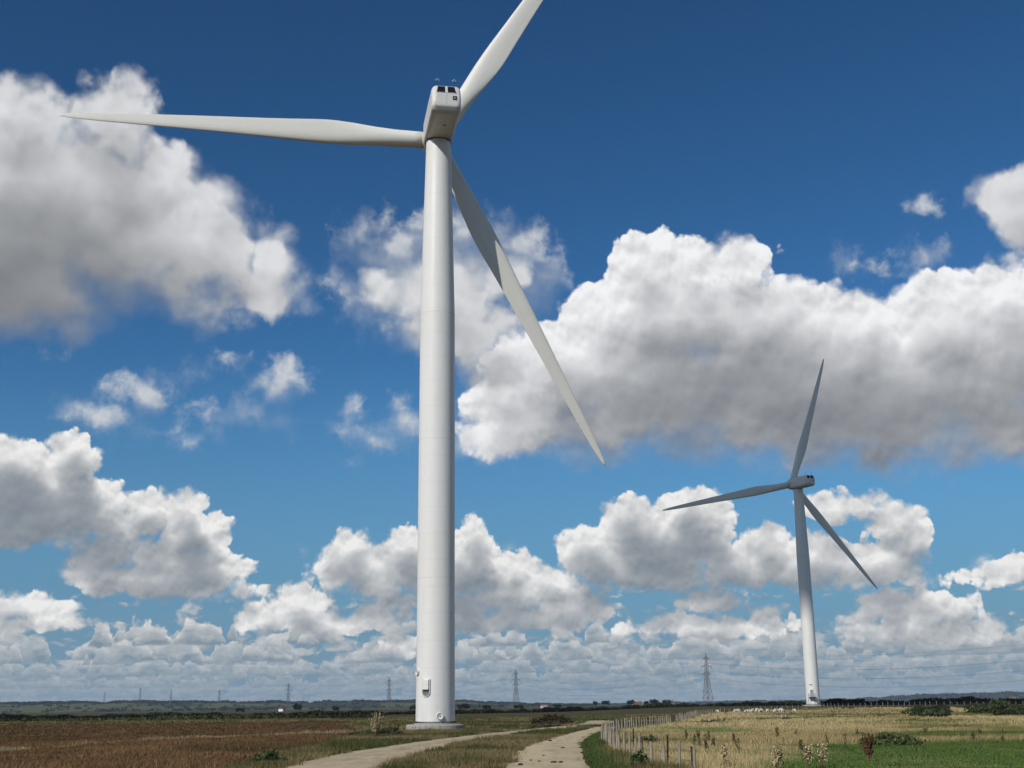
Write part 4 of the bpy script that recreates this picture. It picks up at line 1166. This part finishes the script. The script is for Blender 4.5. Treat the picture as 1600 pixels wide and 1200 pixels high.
def blades(x, y, h, w, nb, tint, spread, lean, rg):
    n = len(x)
    X_ = np.repeat(x, nb) + rg.normal(0, 1, n * nb) * np.repeat(spread, nb)
    Y_ = np.repeat(y, nb) + rg.normal(0, 1, n * nb) * np.repeat(spread, nb)
    Z_ = hgt(X_, Y_)
    H_ = np.repeat(h, nb) * rg.uniform(0.45, 1.15, n * nb); W_ = np.repeat(w, nb) * rg.uniform(0.7, 1.3, n * nb)
    a = rg.uniform(0, 2 * np.pi, n * nb); l_ = np.abs(rg.normal(0, lean, n * nb)) * H_; la = rg.normal(0.6, 1.3, n * nb)
    dx_, dy_ = np.cos(a) * W_ / 2, np.sin(a) * W_ / 2
    v = np.stack([np.stack([X_ - dx_, Y_ - dy_, Z_], -1), np.stack([X_ + dx_, Y_ + dy_, Z_], -1), np.stack([X_ + np.cos(la) * l_, Y_ + np.sin(la) * l_, Z_ + H_ * 0.95], -1)], 1).reshape(-1, 3)
    t = np.repeat(np.repeat(tint, nb, 0) * rg.uniform(0.72, 1.28, (n * nb, 1)), 3, 0)
    return v, np.arange(3 * n * nb).reshape(-1, 3), t

def scatter(n, r0, r1, a0, a1, rg, power=1.0):
    r_ = r0 + (r1 - r0) * rg.uniform(0, 1, n) ** power; a = np.radians(rg.uniform(a0, a1, n))
    return r_ * np.sin(a), r_ * np.cos(a)

def lerp(a, b, t): return np.array(a)[None] * (1 - t[:, None]) + np.array(b)[None] * t[:, None]

def meadow():
    rg = np.random.default_rng(21)
    xs, ys = [], []
    for n, r0, r1, pw in ((62000, 36, 130, 1.0), (24000, 130, 330, 1.15)):
        x, y = scatter(n, r0, r1, -29, 29, rg, pw); xs.append(x); ys.append(y)
    x, y = np.concatenate(xs), np.concatenate(ys); r_ = np.hypot(x, y)
    edge = 0.9 * (vnoise(x, y, 0.9, 1) - 0.5)
    road = in_poly(x + edge, y, TRACK) | in_poly(x + edge, y, PATH) | (np.hypot(x - T1.x, y - T1.y) < 3.15)
    fld = in_poly(x, y, FIELD)
    fx = np.interp(y, FENCE_X[:, 1], FENCE_X[:, 0])
    past = (x > fx) & (y < 345)
    n1, n2, n3 = vnoise(x, y, 9, 2), vnoise(x, y, 2.2, 3), vnoise(x, y * 0.3, 14, 4)
    far_ = ss(60, 260, r_)
    # ---- pasture: dry pale grass with green hollows, grazed green corner at the lower right
    m = past & ~road
    green = np.clip(ss(0.50, 0.72, n1[m] * 0.6 + n3[m] * 0.4) * 0.85 + ss(11, 14.5, x[m] + (60 - y[m]) * 0.35 + 3 * (n1[m] - 0.5)) * (1 - ss(-3, 3, y[m] - 60.5 - 0.57 * x[m] + 7 * (n1[m] - 0.5))), 0, 1)
    tint = lerp((0.54, 0.43, 0.22), (0.115, 0.195, 0.045), np.clip(green * 1.05 + 0.45 * (n2[m] - 0.55), 0, 1))
    tint = tint * lerp((1, 1, 1), (0.62, 0.58, 0.52), ss(0.55, 0.75, n3[m]) * 0.7)
    h = (0.20 + 0.26 * n2[m]) * (1 - 0.72 * green) + 0.03; w = (0.020 + 0.0005 * r_[m]) * (1 + far_[m])
    A = blades(x[m], y[m], h, w, 8, tint, 0.13 + 0.15 * far_[m], 0.35, rg)
    tag(link('pasture_grass', mesh_np('pasture_grass', *A), grass_mat), 'pale dry grass of the pasture right of the fence', 'grass', kind='stuff')
    # ---- verges between and beside the tracks
    m = ~past & ~fld & ~road & (y < 300)
    g = ss(0.35, 0.7, n1[m] * 0.5 + n2[m] * 0.5)
    tint = lerp((0.245, 0.190, 0.090), (0.075, 0.090, 0.027), g)
    near_path = ss(1.6, 0.2, np.minimum(np.abs(x[m] - np.interp(y[m], [p[1] for p in PATH_R], [p[0] for p in PATH_R]) - 0.4), 9))
    tint = tint * (1 - near_path[:, None]) + np.array((0.075, 0.115, 0.030))[None] * near_path[:, None]
    h = (0.16 + 0.30 * n2[m]) * (1 - 0.45 * near_path); w = (0.020 + 0.0005 * r_[m]) * (1 + far_[m])
    A = blades(x[m], y[m], h, w, 8, tint, 0.13 + 0.15 * far_[m], 0.38, rg)
    tag(link('verge_grass', mesh_np('verge_grass', *A), grass_mat), 'rough green and straw coloured grass between the track and the path', 'grass', kind='stuff')
    # ---- the brown field: withered crop in clumps
    m = fld & ~road
    xs_, ys_ = x[m], y[m]
    strip_d = np.abs(ys_ - np.interp(xs_, [-60, -31.1, -30.5, -29.6, -23.5, -18.3, -13], [70, 80.4, 90, 98.8, 114.8, 122.8, 127]))
    pale = ss(3.2, 1.0, strip_d + 1.5 * (n2[m] - 0.5)) * (xs_ < -13)
    tint = lerp((0.115, 0.067, 0.031), (0.25, 0.152, 0.072), n2[m]) * (1 - 0.35 * ss(70, 140, r_[m]))[:, None]
    tint = tint * (1 - 0.6 * ss(0.5, 0.75, n1[m])[:, None]) + np.array((0.075, 0.062, 0.026))[None] * 0.6 * ss(0.5, 0.75, n1[m])[:, None]
    tint = tint * (1 - pale[:, None]) + np.array((0.34, 0.27, 0.16))[None] * pale[:, None]
    h = 0.12 + 0.30 * n2[m] ** 2.2 + 0.10 * pale; w = (0.05 + 0.0005 * r_[m]) * (1 + far_[m])
    A = blades(xs_, ys_, h, w, 9, tint, 0.17 + 0.15 * far_[m], 0.6, rg)
    tag(link('withered_crop', mesh_np('withered_crop', *A), grass_mat), 'withered brown crop covering the field on the left', 'crop', kind='stuff')
meadow()

def shrub(name, x, y, w, h, tint, n, label, cat, seed, size=0.07, group=None):
    rg = np.random.default_rng(seed)
    e = empty(name, (x, y, float(hgt(x, y)))); tag(e, label, cat, group)
    L_ = []
    for k in range(11):
        a = k * 0.57 * 3 + rg.uniform(0, .6); q = rg.uniform(0.05, 0.8) * w / 2
        hh = h * rg.uniform(0.4, 1.0) * (1.1 - 0.6 * q / (w / 2)); rw = w * rg.uniform(0.12, 0.24)
        L_.append(((q * math.cos(a), q * math.sin(a), hh * 0.45, rw, rw, hh * 0.55), 1 / 11))
    link('foliage', crown('foliage', L_, n, size, tint, rg, 0.35), leaf_near, e)
    st = MB()
    for k in range(11):
        c_, _ = L_[k]; st.bar((0.1 * c_[0], 0.1 * c_[1], -0.05), (c_[0], c_[1], c_[2] * 1.2), 0.018, 0.008, 5)
    st.build('stems', bark, e)
    return e
shrub('bush', 4.9, 50.6, 0.8, 0.85, (0.070, 0.105, 0.040), 600, 'green leafy bush growing against the near fence posts', 'bush', 31, 0.06)
shrub('bush', 8.4, 80.0, 1.7, 0.9, (0.060, 0.080, 0.030), 500, 'small dark bush inside the pasture just behind the fence', 'bush', 32, 0.07)
shrub('bush', 21.6, 73.5, 3.8, 0.8, (0.095, 0.12, 0.042), 1500, 'wide low green bush behind the brown dock plant', 'bush', 33, 0.08)
shrub('bush', -11.2, 58.0, 1.6, 0.75, (0.070, 0.095, 0.035), 600, 'green clump of weeds between the brown field and the track', 'bush', 34, 0.07)
shrub('bush', 5.0, 170.0, 7.5, 1.6, (0.060, 0.048, 0.028), 1100, 'brown bramble mound left of the bend in the track', 'bush', 35, 0.14)
shrub('bush', -11.9, 112.0, 5.5, 1.0, (0.055, 0.062, 0.024), 900, 'low olive scrub left of the turbine base', 'bush', 36, 0.10)
for k, (x, y, w, h, lab) in enumerate([(78, 238, 12, 2.6, 'big round green bush at the edge of the right-hand scrub'), (95, 250, 14, 2.8, 'dark bush in the middle of the right-hand scrub'), (112, 262, 14, 3.0, 'dark bush at the right end of the scrub'),
        (68, 205, 7, 1.5, 'low grey-green bush in front of the right-hand scrub'), (86, 215, 10, 2.0, 'broad green bush in the right-hand scrub near the picture edge')]):
    shrub('bush', x, y, w, h, (0.055, 0.072, 0.028), 1400, lab, 'bush', 40 + k, 0.2, 'bushes on the right bank')

seed_brown, _, _ = principled('seed_heads', (0.12, 0.062, 0.034), 0.9, 0.1)
stalk_mat, _, _ = principled('dry_stalk', (0.17, 0.13, 0.07), 0.9, 0.1)
def dock(name, x, y, h, ns, label, cat, seed, mat=seed_brown, group=None, fluff=1.0, lean=0.16):
    rg = np.random.default_rng(seed)
    e = empty(name, (x, y, float(hgt(x, y)))); tag(e, label, cat, group)
    st = MB(); C_ = []
    for k in range(ns):
        a = rg.uniform(0, 6.28); tip = Vector((math.cos(a) * h * rg.uniform(0, lean * 1.5), math.sin(a) * h * rg.uniform(0, lean * 1.5), h * rg.uniform(0.75, 1.0)))
        b0 = Vector((rg.normal(0, 0.05), rg.normal(0, 0.05), -0.03))
        st.bar(b0, tip, 0.014, 0.006, 5)
        for q in range(int(26 * fluff)):
            t = rg.uniform(0.35, 1.0); p = b0.lerp(tip, t); sp = 0.10 * (1.15 - t)
            C_.append((p.x + rg.normal(0, sp), p.y + rg.normal(0, sp), p.z + rg.normal(0, 0.03)))
    st.build('stalks', stalk_mat, e)
    v, f = quads(np.array(C_), None, 0.035, rg)
    tag(link('seed_heads', mesh_np('seed_heads', v, f), mat, e), kind='stuff')
    return e
dock('dock_plant', 14.7, 53.2, 1.25, 16, 'tall brown seeding dock plant standing alone in the green grass', 'plant', 51, fluff=1.8)
plume, _, _ = principled('pale_plume', (0.40, 0.34, 0.20), 0.9, 0.1)
dock('reed_clump', -11.0, 99.5, 2.1, 30, 'tall pale feathery reed clump at the field edge left of the turbine', 'plant', 52, plume, None, 1.6, 0.22)
thistle_green, _, _ = principled('thistle_heads', (0.10, 0.085, 0.045), 0.9, 0.1)
rg = np.random.default_rng(77)
TH = []
while len(TH) < 24:
    x, y = rg.uniform(8, 34), rg.uniform(48, 96)
    if x < 7.5 + 0.02 * y or abs(math.degrees(math.atan2(x, y))) > 22: continue
    if x + (60 - y) * 0.35 > 18 and y < 66: continue
    TH.append((x, y))
TH.sort(key=lambda q: math.atan2(q[0], q[1]))
ORD = ('first second third fourth fifth sixth seventh eighth ninth tenth eleventh twelfth thirteenth fourteenth fifteenth sixteenth seventeenth eighteenth nineteenth twentieth '
       'twenty-first twenty-second twenty-third twenty-fourth').split()
for k, (x, y) in enumerate(TH):
    dock('thistle', x, y, rg.uniform(0.5, 0.95), int(rg.integers(2, 6)), 'dry brown thistle stalk in the pale pasture grass, ' + ORD[k] + ' from the left', 'thistle', 100 + k, thistle_green, 'thistles in the pasture', 0.9)
for j, (x, y, h) in enumerate([(10.9, 47.6, 1.0), (11.6, 48.4, 1.15), (9.6, 47.0, .9), (7.9, 48.2, 1.0)]):
    dock('thistle', x, y, h, 7, ['pale fluffy thistle clump at the bottom edge, left of the dock plant', 'tallest fluffy thistle clump at the bottom edge', 'low thistle clump at the bottom edge nearest the fence', 'thistle clump at the bottom edge beside the rusty posts'][j], 'thistle', 200 + j, plume, 'thistles in the pasture', 1.3)

# loose dung and stones on the path
stone_dark = mottled('dark_clods', (0.06, 0.045, 0.03), (0.035, 0.028, 0.02), 8.0, 0.95)
def clod(seed):
    r2 = random.Random(seed); bm = bmesh.new(); bmesh.ops.create_icosphere(bm, subdivisions=1, radius=1)
    for v in bm.verts: v.co *= r2.uniform(0.7, 1.2); v.co.z *= 0.5
    me = bpy.data.meshes.new('clod'); bm.to_mesh(me); bm.free(); me.materials.append(stone_dark); return me
CL = [clod(k) for k in range(3)]
CLODS = [(1.55, 53.0, .12, 'left one of the pair of dark clods on the near path'), (1.85, 53.1, .11, 'right one of the pair of dark clods on the near path'), (0.65, 55.5, .07, 'small dark clod left of the pair on the path'),
         (1.0, 54.2, .07, 'tiny dark clod between the left clod and the pair on the path'), (0.2, 51.4, .11, 'dark clod at the bottom edge of the picture on the path'), (1.3, 60.5, .08, 'small clod on the middle of the path beyond the pair'),
         (2.6, 71.0, .10, 'dark clod near the right side where the path bends'), (2.3, 86.0, .14, 'farthest dark clod lying on the path bend')]
for j, (x, y, s_, lab) in enumerate(CLODS):
    o = link('clod', CL[j % 3], None, loc=(x, y, 0.125 + s_ * 0.2)); o.scale = (s_ * 1.4, s_, s_); o.rotation_euler = (0, 0, j)
    tag(o, lab, 'clod', 'clods on the path')

# ================================================================== a cloud added unseen, out of frame, so that its shadow dims the far turbine
cloud_mat, nt_, b_ = principled('cloud_white', (0.9, 0.9, 0.92), 1.0, 0.0)
bm = bmesh.new()
r2 = random.Random(4)
for k in range(26):
    a = r2.uniform(0, 6.28); q = r2.uniform(0, 58); s_ = r2.uniform(20, 36) * (1 - q / 130)
    M_ = Matrix.Translation((q * math.cos(a), q * math.sin(a), r2.uniform(0, 26) * (1 - q / 70))) @ Matrix.Scale(s_, 4)
    bmesh.ops.create_icosphere(bm, subdivisions=3, radius=1, matrix=M_)
for v in bm.verts:
    v.co.z = max(v.co.z, -8 + 1.5 * math.sin(v.co.x * .2) * math.sin(v.co.y * .17))
    n = v.co.copy(); v.co += Vector((math.sin(n.y * .31 + n.z * .2), math.sin(n.x * .29 + n.z * .23), math.sin(n.x * .27 + n.y * .33))) * 1.6
me = bpy.data.meshes.new('cloud'); bm.to_mesh(me); bm.free()
c = tag(link('cloud', me, cloud_mat, smooth=True), 'white heap cloud added unseen, outside the picture, to shade the distant turbine', 'cloud', kind='structure')
c.location = T2 + Vector((0, 0, 60)) + SUN_DIR * 900

# ================================================================== the air over the marsh
hz = bpy.data.materials.new('marsh_air'); hz.use_nodes = True
hz.node_tree.nodes.clear()
ho = hz.node_tree.nodes.new('ShaderNodeOutputMaterial'); hv = hz.node_tree.nodes.new('ShaderNodeVolumePrincipled')
hv.inputs['Color'].default_value = (0.62, 0.78, 1.0, 1.0); hv.inputs['Density'].default_value = 4.5e-5
hv.inputs['Anisotropy'].default_value = 0.0
hz.node_tree.links.new(hv.outputs[0], ho.inputs['Volume'])
me = MB().box((0, 0, 60.0), (19600, 19600, 140)).mesh('haze')
tag(link('haze', me, hz), 'thin blue haze over the marsh', 'haze', kind='stuff')
